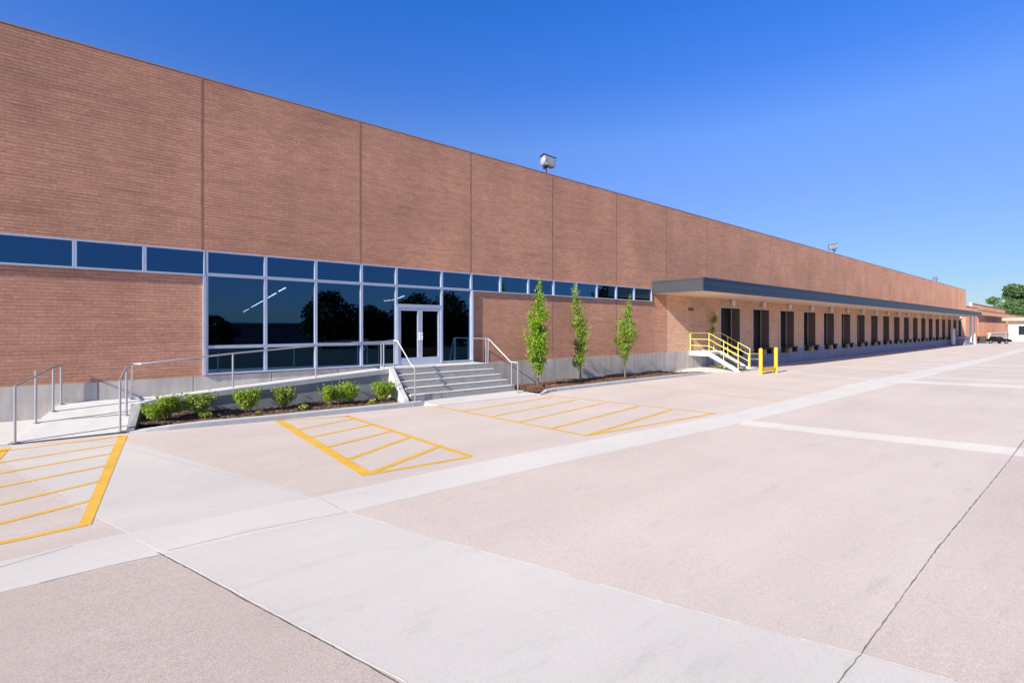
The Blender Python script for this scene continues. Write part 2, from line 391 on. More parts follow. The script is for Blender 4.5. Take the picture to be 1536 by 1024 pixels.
# joints in the concrete
J = lambda pts, w: [rough_strip(G(*a), G(*b), w) for a, b in zip(pts, pts[1:])]
Bj = Vector(G(1290, 982)); far = Vector((60, -14.3))
drape([rough_strip((3.0, -14.27), tuple(Bj), .010), rough_strip(tuple(Bj), G(1400, 830), .011), rough_strip(G(1400, 830), G(1520, 682), .014), rough_strip(G(1520, 682), tuple(far), .018, .4)], 'paving_joint', 'crackmid', .0030)
drape(J([(236, 828), (300, 862), (400, 917), (500, 970), (610, 1030)], .010), 'paving_joint', 'crack', .0030)
drape(J([(-40, 862), (110, 818)], .016) + J([(60, 874), (160, 849), (245, 831)], .014) + J([(250, 826), (380, 795), (520, 768)], .012)
      + J([(190, 672), (480, 747), (520, 768)], .008), 'paving_joint', 'crackfaint', .0033)
drape(J([(205, 808), (300, 858), (400, 913), (500, 966), (610, 1024)], .011) + J([(520, 767.5), (590, 788)], .012) + J([(672, 813), (855, 862)], .012) + J([(900, 876), (1000, 905), (1110, 934)], .009)
      + J([(1200, 957), (1290, 981), (1430, 1020)], .008) + J([(145, 775), (196, 800)], .010) + J([(25, 707), (118, 761)], .008), 'paving_joint', 'crackwhite', .0036)

# yellow markings
def PL(a, b, w): return strip(G(*a), G(*b), w)
def ext(a, b, x):
    t = (x - b[0]) / (a[0] - b[0]); return (x, b[1] + (a[1] - b[1]) * t)
def zz(l): return [((a[0], a[1] / 3.0125 + 560), (b[0] / 3.0125, b[1] / 3.0125 + 560)) for a, b in l]
lh = zz([((0, 352), (552, 283)), ((0, 402), (540, 317)), ((0, 451), (520, 358)), ((0, 512), (500, 412)), ((0, 592), (460, 484)), ((0, 677), (420, 571)), ((0, 766), (390, 682))])
pl = [PL(ext(a, b, -70), b, .085) for a, b in lh[:-1]] + [PL(ext(*lh[-1], -70), lh[-1][1], .10)]
pl.append([G(178, 653), G(191.5, 653), G(136.5, 787), G(117, 789)])
p0 = Vector(G(8, 672)); pl.append(strip(tuple(p0), (p0.x - .25, p0.y - 6.2), .16))
drape(pl, 'yellow_hatching', 'paint', .0042, label='yellow hatched access aisle at the foot of the ramp, at the left edge')
h1 = [PL((447, 644), (529, 628), .10), PL((468, 655), (562, 636), .10), PL((491, 670.5), (585, 647), .10), PL((524, 688), (616, 655), .11), PL((552, 711), (662, 668), .12),
      PL((417, 630.5), (552, 712), .20), PL((519, 623.5), (705, 684), .13), PL((548, 712), (707, 684.5), .10), PL((417, 630.5), (523, 624.5), .09)]
drape(h1, 'yellow_hatching', 'paint', .0042, label='yellow hatched island in front of the ramp shrubs')
h2 = [PL((694, 616.5), (829, 595), .09), PL((734.5, 625), (863, 600), .09), PL((774.6, 633.6), (909, 603.5), .09), PL((824.7, 643), (958, 609), .10), PL((879, 653), (1006.6, 614), .11),
      PL((640, 606.5), (881, 653.5), .10), PL((789, 590), (1070, 619.5), .09), PL((877, 653.5), (1072, 619.5), .10)]
drape(h2, 'yellow_hatching', 'paint', .0042, label='yellow hatched island in front of the entrance steps')
drape([PL((662, 607), (792, 591.5), .06), PL((945, 577), (1165, 601), .10), PL((1045, 573.5), (1215, 589), .10)], 'parking_line', 'paintfaint', .0042, label='faint yellow parking bay lines right of the steps')

# ------------------------------------------------------------------ sidewalk, kerbs, beds
def topped(poly, z0, zf, name, m, bevel=0, **kw):
    """solid with outline poly; top height zf(x, y)"""
    n = len(poly); b = MB(); b.v = [(x, y, z0) for x, y in poly] + [(x, y, zf(x, y)) for x, y in poly]
    b.f = [tuple(reversed(range(n))), tuple(range(n, 2 * n))] + [(i, (i + 1) % n, n + (i + 1) % n, n + i) for i in range(n)]
    return b.build(name, m, bevel=bevel, **kw)
# raised walk left of the ramp
b = MB()
zl = lambda y: .17 + .09 * (y + 1.95)
b.hexa([(-40, -1.95, -.2), (-1.32, -1.95, -.2), (-.73, -.03, -.2), (-40, -.03, -.2), (-40, -1.95, zl(-1.95)), (-1.32, -1.95, zl(-1.95)), (-.73, -.03, zl(-.03)), (-40, -.03, zl(-.03))])
b.build('pavement', 'walk', kind='structure', bevel=.01)
# apron before the steps
b = MB(); b.hexa([(7.85, -2.42, -.2), (12.15, -2.55, -.2), (11.6, -1.9, -.2), (7.2, -1.9, -.2), (7.95, -2.40, .03), (12.1, -2.55, .022), (11.62, -1.9, .15), (7.42, -1.9, .15)])
b.build('pavement', 'slab', kind='structure')
# walk between right bed and dock
topped([(22.45, -.03), (23.1, -.5), (24.45, -2.1), (25.4, -2.35), (30.0, -2.75), (31.5, -.03)], -.5, lambda x, y: .012 if y < -1 else .03, 'pavement', 'walk', kind='structure')

def kerb(path, w, h, name, label):
    """kerb swept along a ground path; h = height above the ground (list)"""
    P = [Vector(p) for p in path]; n = len(P); b = MB()
    secs = []
    for i, p in enumerate(P):
        d = ((P[i] - P[i - 1]).normalized() if i else Vector((0, 0))) + ((P[i + 1] - P[i]).normalized() if i < n - 1 else Vector((0, 0)))
        d.normalize(); nn = Vector((-d.y, d.x)); z = g(*p)
        o, q, r = p, p + nn * .03, p + nn * w
        k = len(b.v)
        b.v += [(o.x, o.y, z - .2), (o.x, o.y, z + h[i] * .82), (q.x, q.y, z + h[i]), (r.x, r.y, z + h[i]), (r.x, r.y, z - .2)]; secs.append(k)
    for a, c in zip(secs, secs[1:]):
        for j in range(5): b.f.append((a + j, a + (j + 1) % 5, c + (j + 1) % 5, c + j))
    b.f.append(tuple(secs[0] + j for j in range(5))); b.f.append(tuple(secs[-1] + j for j in reversed(range(5))))
    return b.build(name, 'kerb', kind='structure', label=label)
kerb([(.52, -1.98), (.8, -2.06), (1.2, -2.12), (1.8, -2.14), (3.5, -2.14), (5.5, -2.14), (7.3, -2.14), (7.55, -2.13), (7.85, -2.12)],
     .15, [.03, .06, .1, .125, .135, .145, .15, .15, .02], 'kerb', 'pale concrete kerb of the shrub bed below the ramp')
kerb([(12.0, -2.62), (12.35, -2.5), (12.7, -2.34), (13.2, -2.28), (15, -2.28), (18, -2.28), (21, -2.28), (23, -2.28), (24.4, -2.28), (25.2, -2.2)],
     .15, [.02, .06, .11, .13, .13, .13, .12, .10, .045, .012], 'kerb', 'pale concrete kerb of the bed with three slim trees')

def mulch(poly, zf, name, label):
    bm = bmesh.new(); bm.faces.new([bm.verts.new((x, y, 0)) for x, y in poly])
    xs = [p[0] for p in poly]; ys = [p[1] for p in poly]
    for x in frange(min(xs), max(xs), .12): bmesh.ops.bisect_plane(bm, geom=bm.verts[:] + bm.edges[:] + bm.faces[:], plane_co=(x, 0, 0), plane_no=(1, 0, 0))
    for y in frange(min(ys), max(ys), .12): bmesh.ops.bisect_plane(bm, geom=bm.verts[:] + bm.edges[:] + bm.faces[:], plane_co=(0, y, 0), plane_no=(0, 1, 0))
    bmesh.ops.triangulate(bm, faces=bm.faces[:])
    for v in bm.verts: v.co.z = zf(v.co.x, v.co.y) + random.uniform(-.022, .022)
    vs = [v.co.copy() for v in bm.verts]; tris = [[v.co.copy() for v in f.verts] for f in bm.faces]
    me = bpy.data.meshes.new(name); bm.to_mesh(me); bm.free(); me.materials.append(M['mulch'])
    o = bpy.data.objects.new(name, me); COL.objects.link(o); tag(o, label, None, None, 'stuff')
    b = MB()
    for t in tris:
        for _ in range(3):
            u, w = random.random(), random.random()
            if u + w > 1: u, w = 1 - u, 1 - w
            p = t[0] + (t[1] - t[0]) * u + (t[2] - t[0]) * w + Vector((0, 0, .012))
            a = random.uniform(0, 6.28); ln = random.uniform(.02, .055); wd = random.uniform(.006, .014)
            dx = Vector((math.cos(a), math.sin(a), random.uniform(-.4, .4))) * ln; dy = Vector((-math.sin(a), math.cos(a), random.uniform(-.5, .5))) * wd
            b.quad(p - dx - dy, p + dx - dy, p + dx + dy, p - dx + dy)
    b.build('bark_chips', 'chip', kind='stuff', fix=False, label='loose bark chips over ' + label.split(' ', 1)[1])
mulch([(.72, -1.93), (1.2, -1.99), (7.4, -2.0), (7.4, -1.92), (6.92, -1.03), (.75, -1.03)], lambda x, y: g(x, y) + .12 + .06 * (y + 2) + .03 * math.sin(x * 2.3) * math.cos(y * 3), 'mulch', 'brown bark mulch of the bed below the ramp')
mulch([(11.35, -.02), (11.5, -1.9), (12.0, -2.5), (12.8, -2.14), (24.2, -2.14), (23.0, -.5), (22.4, -.02)], lambda x, y: g(x, y) + .07 + .035 * math.sin(x * 1.7) * math.cos(y * 2.6), 'mulch', 'brown bark mulch of the bed under the slim trees')

# ------------------------------------------------------------------ main building
X0, X1, ROOF, DEP = -40.0, 118.9, 9.05, 62.0
DOCKZ = .88; CZ0 = 4.2
B = thing('brick_building', 'long red brick warehouse with entrance glazing, dark canopy and a row of dock doors', 'building', (0, 0, 0))
ST = dict(z0=3.77, z1=4.46)                   # strip window
doors = [30.1 + 4.52 * k for k in range(19)]  # left jambs
DW, DH0, DH1, DREC = 2.62, DOCKZ, 3.65, .64
CW = (2.2, 10.88, 1.12)                       # curtain wall
holes = [(-20.0, CW[0], ST['z0'], ST['z1'], .3), (CW[0], CW[1], CW[2], ST['z1'], .3), (CW[1], 22.64, ST['z0'], ST['z1'], .3)] + [(d_, d_ + DW, DH0, DH1, DREC) for d_ in doors]
def inside(x, z): return any(a < x < b_ and c < z < d_ for a, b_, c, d_, _ in holes)
def base_z(x): return 1.10 if x < CW[1] else (1.04 if x < 28.3 else DOCKZ)
xs = sorted({X0, X1, 28.3, 24.05} | {h[0] for h in holes} | {h[1] for h in holes})
zs = sorted({CZ0, DOCKZ, 1.04, 1.10, ROOF} | {h[2] for h in holes} | {h[3] for h in holes})

b = MB(); bt = MB()
for xa, xb in zip(xs, xs[1:]):
    for za, zb in zip(zs, zs[1:]):
        xm, zm = (xa + xb) / 2, (za + zb) / 2
        if zm < base_z(xm) or inside(xm, zm): continue
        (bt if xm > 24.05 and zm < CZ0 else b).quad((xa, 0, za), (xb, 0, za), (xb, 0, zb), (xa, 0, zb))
for (xa, xb, za, zb, dp) in holes:
    if dp > .5: pass
    elif xb != CW[0]: b.quad((xb, 0, za), (xb, dp, za), (xb, dp, zb), (xb, 0, zb)) if not (xb == CW[1]) else b.quad((xb, 0, za), (xb, dp, za), (xb, dp, ST['z0']), (xb, 0, ST['z0']))
    if dp > .5: pass
    elif xa == CW[0]: b.quad((xa, 0, za), (xa, dp, za), (xa, dp, ST['z0']), (xa, 0, ST['z0']))
    elif xa != CW[1]: b.quad((xa, 0, za), (xa, dp, za), (xa, dp, zb), (xa, 0, zb))
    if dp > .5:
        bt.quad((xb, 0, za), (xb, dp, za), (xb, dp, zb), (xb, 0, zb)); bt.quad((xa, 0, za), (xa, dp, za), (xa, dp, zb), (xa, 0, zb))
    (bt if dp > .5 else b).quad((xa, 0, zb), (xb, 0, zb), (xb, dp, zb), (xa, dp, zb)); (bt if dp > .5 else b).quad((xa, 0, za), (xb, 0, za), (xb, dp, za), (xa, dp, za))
b.quad((X1, 0, -.8), (X1, DEP, -.8), (X1, DEP, ROOF), (X1, 0, ROOF)); b.quad((X0, 0, -.8), (X0, DEP, -.8), (X0, DEP, ROOF), (X0, 0, ROOF))
b.quad((X0, DEP, -.8), (X1, DEP, -.8), (X1, DEP, ROOF), (X0, DEP, ROOF))
# parapet back
b.quad((X0, .35, 8.3), (X1, .35, 8.3), (X1, .35, ROOF), (X0, .35, ROOF)); b.quad((X0, 0, ROOF), (X1, 0, ROOF), (X1, .35, ROOF), (X0, .35, ROOF))
b.build('brick_wall', 'brick', B, fix=False); bt.build('lifted_tan_brick_wall', 'brick_tan_lifted', B, fix=False)
MB().box(X0, X1 - .02, .36, DEP - .02, 8.25, 8.4).build('roof', 'fasciagrey', B)
MB().box(X0, X1 + .01, -.008, .38, ROOF + .003, ROOF + .035).build('coping', 'coping', B)
b = MB(); b.box(X0, CW[0] - .002, -.018, .3, -.5, 1.10); b.box(CW[0] - .002, CW[1], -.018, .3, -.5, 1.098); b.box(CW[1], 28.3, -.018, .3, -.9, 1.038)
b.build('plinth', 'plinth', B)
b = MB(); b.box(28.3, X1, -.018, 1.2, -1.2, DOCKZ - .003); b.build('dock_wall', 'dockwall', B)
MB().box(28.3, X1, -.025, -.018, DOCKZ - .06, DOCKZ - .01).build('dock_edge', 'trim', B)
# control joints
jx = [-6.6, -2.25, 2.12, 6.5, 10.86, 15.22, 19.65, 24.05, 28.42, 32.95, 37.4, 42.1, 51.2, 60.2, 69.3, 78.3, 87.4, 96.4, 105.5]
for i, x in enumerate(jx):
    lo = 4.475 if x < 29 else 4.9
    w = .052 if x < 16 else .036
    MB().box(x - w / 2, x + w / 2, -.004, .02, lo, ROOF - .002).build('control_joint', 'joint', B)
    if 11 < x < 29: MB().box(x - .018, x + .018, -.004, .02, 1.045, 3.755).build('control_joint', 'joint', B)

# windows
def window(x0, x1, z0, z1, sill=False, name='window', glass='glass', fw=.04, top=False):
    gap = .0015; x0 += gap; x1 -= gap; z0 += gap; z1 -= gap; b = MB()
    ya, yb = -.045, .075
    b.box(x0, x0 + fw, ya, yb, z0 + fw, z1 - fw); b.box(x1 - fw, x1, ya, yb, z0 + fw, z1 - fw)
    b.box(x0, x1, ya, yb, z1 - fw, z1)
    if sill: b.box(x0, x1, -.068, yb, z0, z0 + fw * 1.1)
    else: b.box(x0, x1, ya, yb, z0, z0 + fw)
    o = b.build(name, 'alu', B, bevel=.004)
    pb = MB(); pb.quad((x0 + fw, .02, z0 + fw), (x1 - fw, .02, z0 + fw), (x1 - fw, .02, z1 - fw), (x0 + fw, .02, z1 - fw))
    pb.build('pane', glass, o, fix=False)
    return o
left = [CW[0] - 1.31 * k for k in range(0, 10)]
for a, c in zip(left[1:], left): window(a, c, ST['z0'], ST['z1'], True)
cols = [2.22, 3.68, 5.09, 6.54, 7.77, 9.57, 10.88]
window(CW[0] + .02, cols[1], 3.82, ST['z1'])
for a, c in zip(cols[1:], cols[2:]): window(a, c, 3.82, ST['z1'])
for i, (a, c) in enumerate(zip(cols, cols[1:])):
    if i < 4:
        window(a, c, 1.875, 3.818); window(a, c, 1.13, 1.873, True)
    elif i == 4: window(a, c, 3.16, 3.818)
    else: window(a, c, 1.13, 3.818, True)
right = [10.88, 12.3, 13.8, 15.29, 16.74, 18.18, 19.64, 21.1, 22.64]
for a, c in zip(right, right[1:]): window(a, c, ST['z0'], ST['z1'], True)
# wide end jamb posts of the glazed entrance
for x in (CW[0] - .06, CW[1] + .002): MB().box(x, x + .075, -.075, .08, 1.125, 3.768).build('jamb', 'alu', B, bevel=.004)
# double door
fr = MB(); fr.box(7.775, 7.835, -.07, .08, 1.105, 3.155); fr.box(9.505, 9.565, -.07, .08, 1.105, 3.155); fr.box(7.835, 9.505, -.07, .08, 3.085, 3.155)
fr.build('door_frame', 'alu', B, bevel=.004)
for a, c, hside in ((7.838, 8.668, 1), (8.672, 9.502, -1)):
    lf = MB(); z0, z1 = 1.112, 3.082
    lf.box(a, a + .09, -.05, .05, z0, z1); lf.box(c - .09, c, -.05, .05, z0, z1); lf.box(a + .09, c - .09, -.05, .05, z1 - .1, z1); lf.box(a + .09, c - .09, -.05, .05, z0, z0 + .24)
    dl = lf.build('entrance_door', 'alu', B, bevel=.004)
    q = MB(); q.quad((a + .09, .005, z0 + .24), (c - .09, .005, z0 + .24), (c - .09, .005, z1 - .1), (a + .09, .005, z1 - .1)); q.build('pane', 'doorglass', dl, fix=False)
    q = MB(); hx = c - .05 if hside > 0 else a + .05
    q.tube([(hx, -.05, 1.98), (hx, -.105, 1.98), (hx, -.105, 2.2), (hx, -.05, 2.2)], .016, 8)
    q.build('handle', 'whitesteel', dl, smooth=True)
    q = MB(); q.box(a + .09, c - .09, .03, .07, 2.08, 2.115); q.build('push_bar', 'steel', dl)
q = MB(); q.box(8.62, 8.76, -.075, -.055, 2.03, 2.2); q.build('lock_case', 'whitesteel', B, bevel=.01)

# dark interior behind the glass, with rows of lit tubes
b = MB(); ix0, ix1, iy0, iy1, iz0, iz1 = -21, 27.5, .31, 60, 1.08, 5.2
b.quad((ix0, iy0, iz0), (ix1, iy0, iz0), (ix1, iy1, iz0), (ix0, iy1, iz0)); b.quad((ix0, iy0, iz1), (ix1, iy0, iz1), (ix1, iy1, iz1), (ix0, iy1, iz1))
b.quad((ix0, iy0, iz0), (ix0, iy1, iz0), (ix0, iy1, iz1), (ix0, iy0, iz1)); b.quad((ix1, iy0, iz0), (ix1, iy1, iz0), (ix1, iy1, iz1), (ix1, iy0, iz1)); b.quad((ix0, iy1, iz0), (ix1, iy1, iz0), (ix1, iy1, iz1), (ix0, iy1, iz1))
b.build('interior', 'dark', B, fix=False)
def lamp_row(segs, zl):
    for (pa, pb_) in segs:
        pts = []
        for p in (pa, pb_):
            r = ray(*p); t = (zl - CAMH) / r.z; pts.append(CAMP + r * t)
        b = MB(); d = (pts[1] - pts[0]).normalized(); n = Vector((-d.y, d.x, 0)) * .028
        z = Vector((0, 0, .03)); a, c = pts
        b.hexa([a - n, a + n, c + n, c - n, a - n + z, a + n + z, c + n + z, c - n + z]); b.build('tube_light', 'tube', B)
lamp_row([((365, 468), (373, 463.5)), ((377, 461), (396, 450.5)), ((402, 447), (414, 440)), ((418, 437.5), (428, 432))], 4.3)
lamp_row([((576, 451.5), (591, 450)), ((594, 449), (606, 444))], 4.3)

# canopy
CXA, CXB, CP, CZ0, CZ1 = 22.7, 111.2, -2.92, 4.2, 4.87
cn = MB().box(CXA + .06, CXB - .06, CP + .06, -.004, CZ0 + .03, CZ1 - .06).build('canopy', 'fasciagrey', B)
MB().box(CXA + .05, CXB - .05, CP + .05, -.003, CZ0 + .005, CZ0 + .028).build('soffit', 'soffit', cn)
for k in range(22):
    xa = CXA + (CXB - CXA) * k / 22; xb = CXA + (CXB - CXA) * (k + 1) / 22
    f = MB(); f.box(xa + .003, xb - .003, CP, CP + .048, CZ0, CZ1 - .1); f.box(xa + .003, xb - .003, CP - .02, CP + .048, CZ1 - .098, CZ1); f.box(xa + .003, xb - .003, CP - .012, CP - .001, CZ0 + .23, CZ0 + .25)
    f.build('fascia', 'fascia', cn)
f = MB(); f.box(CXA, CXA + .048, CP + .05, -.004, CZ0, CZ1 - .1); f.box(CXA - .02, CXA + .048, CP + .05, -.004, CZ1 - .098, CZ1); f.build('end_fascia', 'fasciagrey', cn)
f = MB(); f.box(CXB - .048, CXB, CP + .05, -.004, CZ0, CZ1); f.build('end_fascia', 'fasciagrey', cn)

# dock doors with trims, lamps, levelers
for i, x in enumerate(doors):
    if x + DW > X1 - 1: break
    dd = MB()
    n = 6; hh = (DH1 - DH0) / n
    for k in range(n): dd.box(x + .05, x + DW - .05, DREC - .05, DREC, DH0 + k * hh + .015, DH0 + (k + 1) * hh)
    dd.box(x, x + DW, DREC - .03, DREC + .06, DH0, DH1)
    d_ = dd.build('dock_door', 'doorblack', B)
    t = MB()
    t.box(x - .07, x - .002, -.03, .02, DH0, DH1 + .07); t.box(x + DW + .002, x + DW + .07, -.03, .02, DH0, DH1 + .07); t.box(x - .002, x + DW + .002, -.03, .02, DH1 + .002, DH1 + .07)
    t.box(x + DW - .05, x + DW - .012, DREC - .09, DREC - .02, DH0, DH1 - .03)
    t.build('trim', 'trim', d_)
    lx = x + DW / 2
    lm = MB(); lm.lathe([(0, .27), (.08, .25), (.125, .16), (.13, 0), (.10, -.15), (.05, -.2), (0, -.21)], (lx, -.19, 3.95), 'z', 14); lm.build('wall_lamp', 'lampwhite', B, smooth=True)
    MB().box(lx - .05, lx + .05, -.12, .01, 3.98, 4.1).build('lamp_bracket', 'trim', B)
    lv = MB(); lv.box(x + .15, x + DW - .1, -.34, -.02, DOCKZ - .02, DOCKZ + .08); lv.box(x + .15, x + .45, -.28, -.02, DOCKZ - .36, DOCKZ - .022); lv.box(x + DW - .40, x + DW - .1, -.28, -.02, DOCKZ - .36, DOCKZ - .022)
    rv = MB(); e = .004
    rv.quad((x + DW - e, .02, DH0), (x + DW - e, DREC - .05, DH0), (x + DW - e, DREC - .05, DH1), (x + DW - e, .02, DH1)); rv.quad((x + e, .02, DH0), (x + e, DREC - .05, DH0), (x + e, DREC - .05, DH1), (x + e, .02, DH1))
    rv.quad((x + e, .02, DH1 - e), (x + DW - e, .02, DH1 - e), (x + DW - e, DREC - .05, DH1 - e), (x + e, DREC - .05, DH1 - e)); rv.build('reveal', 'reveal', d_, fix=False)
    l_ = lv.build('dock_leveler', 'rubber', B, bevel=.01)
    MB().box(lx - .16, lx + .16, -.26, -.02, DOCKZ - .38, DOCKZ - .05).build('bumper_block', 'bumper', l_, bevel=.01)

# small plate under the canopy
pt = thing('wall_plate', 'small dark plate on the shaded brick above the yellow stair', 'wall plate', (26.57, 0, 3.46))
MB().box(-.26, .26, -.025, -.003, -.06, .06).build('plate', 'fasciagrey', pt, bevel=.005); MB().box(-.29, .29, -.018, -.002, -.09, .09).build('backing', 'joint', pt)

# ------------------------------------------------------------------ ramp and steps
RP = thing('access_ramp', 'pale concrete wheelchair ramp rising along the plinth to the entrance', 'ramp', (0, 0, 0))
fl = lambda y: .17 + .262 * (y + 1.95)
b = MB()
L0, L1, L2 = (-1.27, -1.95), (-1.02, -1.05), (-.66, -.03)
R0, R1, R2 = (.46, -1.95), (.56, -1.0), (.62, -.03)
def solid(b, quad, zs_, z0=-.2): b.hexa([(x, y, z0) for x, y in quad] + [(x, y, z) for (x, y), z in zip(quad, zs_)])
solid(b, [L0, R0, R1, L1], [.175, .175, .40, .40]); solid(b, [L1, R1, R2, L2], [.40, .40, .66, .66])
solid(b, [R1, (1.25, -1.0), (1.25, -.03), R2], [.40, .66, .67, .66]); solid(b, [(1.25, -1.0), (6.98, -1.0), (6.98, -.03), (1.25, -.03)], [.66, 1.06, 1.06, .67])
b.build('deck', 'rampdeck', RP)
MB().hexa([(-1.27, -1.953, .1), (.46, -1.953, .1), (.46, -1.94, .1), (-1.27, -1.94, .1), (-1.27, -1.953, .168), (.46, -1.953, .168), (.46, -1.94, .17), (-1.27, -1.94, .17)]).build('edge_strip', 'crack', RP)  # thin dark strip along the front edge of the ramp foot
# cut line across the deck
cy = -1.0; MB().quad((-1.0, cy - .012, .405 - .0015), (.5, cy - .012, .405 - .0015), (.5, cy + .012, .414), (-1.0, cy + .012, .414)).build('deck_joint', 'crack', RP, fix=False)
# front wall with projecting lip
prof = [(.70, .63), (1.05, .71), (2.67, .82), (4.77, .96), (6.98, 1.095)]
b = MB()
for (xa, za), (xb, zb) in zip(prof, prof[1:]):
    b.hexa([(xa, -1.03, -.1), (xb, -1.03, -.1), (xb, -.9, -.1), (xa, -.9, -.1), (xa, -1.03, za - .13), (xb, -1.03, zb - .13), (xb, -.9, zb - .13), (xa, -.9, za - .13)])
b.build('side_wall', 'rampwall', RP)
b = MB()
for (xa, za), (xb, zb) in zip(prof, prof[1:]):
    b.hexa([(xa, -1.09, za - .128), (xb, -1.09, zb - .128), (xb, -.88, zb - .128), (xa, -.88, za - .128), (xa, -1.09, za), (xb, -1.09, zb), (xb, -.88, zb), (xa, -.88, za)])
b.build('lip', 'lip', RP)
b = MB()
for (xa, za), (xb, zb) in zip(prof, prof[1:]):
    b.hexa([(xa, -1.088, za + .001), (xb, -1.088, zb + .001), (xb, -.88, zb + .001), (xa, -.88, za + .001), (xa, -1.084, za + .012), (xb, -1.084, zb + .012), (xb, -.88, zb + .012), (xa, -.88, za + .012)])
b.build('sunlit_lip_top', 'rampdeck', RP)  # paler strip, the sunlit top of the lip put into colour
# sloping cheek at the foot of the ramp
MB().hexa([(.47, -1.97, -.05), (.60, -1.97, -.05), (.78, -1.09, -.05), (.58, -1.0, -.05), (.47, -1.97, .20), (.60, -1.97, .20), (.78, -1.09, .63), (.58, -1.0, .63)]).build('cheek', 'rampwall', RP)

SP = thing('entrance_steps', 'five pale concrete steps up to the double glass door', 'steps', (0, 0, 0))
rz = [1.10, .91, .72, .53, .34]; ry = [-1.05, -1.285, -1.51, -1.735, -1.96]
sx0 = [7.16, 7.17, 7.19, 7.22, 7.27]; sx1 = [10.90, 11.02, 11.16, 11.30, 11.44]
for i in range(5):
    b = MB(); x0, x1 = sx0[i], sx1[i]; y1 = -.02 if i == 0 else ry[i - 1]; z0 = .0 if i == 0 else 0
    b.box(x0, x1, ry[i] + .02, y1 - (.0 if i == 0 else -.02), z0, rz[i] - .0185)
    o = b.build('landing' if i == 0 else 'step', 'step', SP)
    t = MB(); t.box(x0, x1 + .015, ry[i] + .012, y1 + (0 if i == 0 else .014), rz[i] - .018, rz[i]); t.build('tread', 'rampdeck', o, bevel=.006)
b = MB()
b.prism([(-.9, .0), (-.9, 1.10), (-1.10, 1.10), (-1.30, .92), (-1.55, .68), (-1.80, .44), (-2.02, .27), (-2.06, .2), (-2.06, .0)], 'x', 6.985, 7.158)
b.build('cheek', 'rampdeck', SP, bevel=.01)
MB().quad((8.35, -1.965, .17), (8.37, -1.965, .17), (8.37, -1.965, .305), (8.35, -1.965, .305)).build('crack', 'crack', SP, fix=False)

# ------------------------------------------------------------------ metal handrails
def rail(name, label, runs, posts, group=None, r=.022, m='steel', cat='handrail'):
    o = thing(name, label, cat, posts[0][0], 0, group); base = Vector(posts[0][0])
    for p in runs: MB().tube([Vector(q) - base for q in p], r, 10).build('rail', m, o, smooth=True)
    for a, c in posts: 
        MB().tube([Vector(a) - base, Vector(c) - base], r, 10).build('post', m, o, smooth=True)
        fx = Vector(a) - base; MB().lathe([(0, .012), (.05, .012), (.05, 0)], fx, 'z', 12).build('foot_plate', m, o)
    return o
rail('handrail', 'short grey steel handrail on the left edge of the ramp foot', [[(-1.23, -1.93, 1.26), (-1.0, -1.05, 1.38), (-.76, -.5, 1.52), (-.65, -.1, 1.52)]],
     [((-1.23, -1.93, .18), (-1.23, -1.93, 1.26)), ((-1.0, -1.05, .40), (-1.0, -1.05, 1.50)), ((-.76, -.5, .55), (-.76, -.5, 1.52)), ((-.65, -.1, .65), (-.65, -.1, 1.53))])
yr = -.985
rr = lambda x: lerp_tab(prof, x)
rail('handrail', 'long grey steel handrail along the ramp and down the left side of the steps',
     [[(.36, -1.93, 1.26), (.50, -1.05, 1.48), (.62, -.75, 1.54), (.78, yr, 1.545), (2.67, yr, 1.73), (4.77, yr, 1.885), (6.85, yr, 1.96), (7.17, yr, 1.99), (7.27, -1.1, 1.97), (7.32, -1.85, 1.30), (7.36, -2.0, 1.19), (7.38, -2.02, 1.1)],
      [(6.2, -.06, 1.92), (7.2, -.06, 1.92)]],
     [((.36, -1.93, .18), (.36, -1.93, 1.25)), ((.50, -1.05, .39), (.50, -1.05, 1.475)), ((.62, -.1, .66), (.62, -.75, 1.53)), ((2.67, yr, rr(2.67)), (2.67, yr, 1.73)), ((4.77, yr, rr(4.77)), (4.77, yr, 1.885)),
      ((6.85, yr, rr(6.85)), (6.85, yr, 1.96)), ((7.2, -1.0, 1.10), (7.2, -1.0, 1.985)), ((7.2, -.06, 1.10), (7.2, -.06, 1.92)), ((7.38, -2.02, .15), (7.38, -2.02, 1.12))])
rail('handrail', 'grey steel handrail down the right side of the entrance steps',
     [[(10.87, -.10, 1.99), (10.87, -.95, 1.99), (10.88, -1.12, 1.985), (11.22, -1.92, 1.20), (11.26, -1.98, 1.17), (11.36, -2.15, 1.16), (11.37, -2.17, 1.12)]],
     [((10.86, -.98, 1.10), (10.86, -.98, 1.985)), ((10.87, -.12, 1.10), (10.87, -.12, 1.99)), ((10.875, -1.08, 1.10), (10.88, -1.10, 1.98)), ((11.25, -1.97, .34), (11.25, -1.97, 1.17)), ((11.37, -2.17, .10), (11.37, -2.17, 1.14))])

# ------------------------------------------------------------------ yellow dock stair
SX0, SX1 = 26.42, 27.85
DS = thing('dock_stair', 'white steel dock stair with yellow pipe railings at the end of the canopy', 'stair', (SX0, 0, 0))
ox = SX0
MB().box(.03, SX1 - ox - .03, -1.2, -.03, .96, 1.0).build('landing', 'whitesteel', DS)
for x in (0, SX1 - ox - .05):
    b = MB(); b.prism([(-.02, .78), (-.02, 1.03), (-1.22, 1.03), (-2.90, .12), (-2.90, .0), (-2.72, .0), (-1.20, .78)], 'x', x, x + .05); b.build('stringer', 'whitesteel', DS)
for k in range(6):
    y = -1.22 - .28 * k - .05; z = .86 - .152 * k
    MB().box(.055, SX1 - ox - .055, y - .25, y, z - .035, z).build('tread', 'fasciagrey', DS)
MB().box(.0, SX1 - ox, -2.98, -2.72, .02, .05).build('foot_plate', 'whitesteel', DS)
def slope(y): return 1.03 - .91 * (-1.22 - y) / 1.68
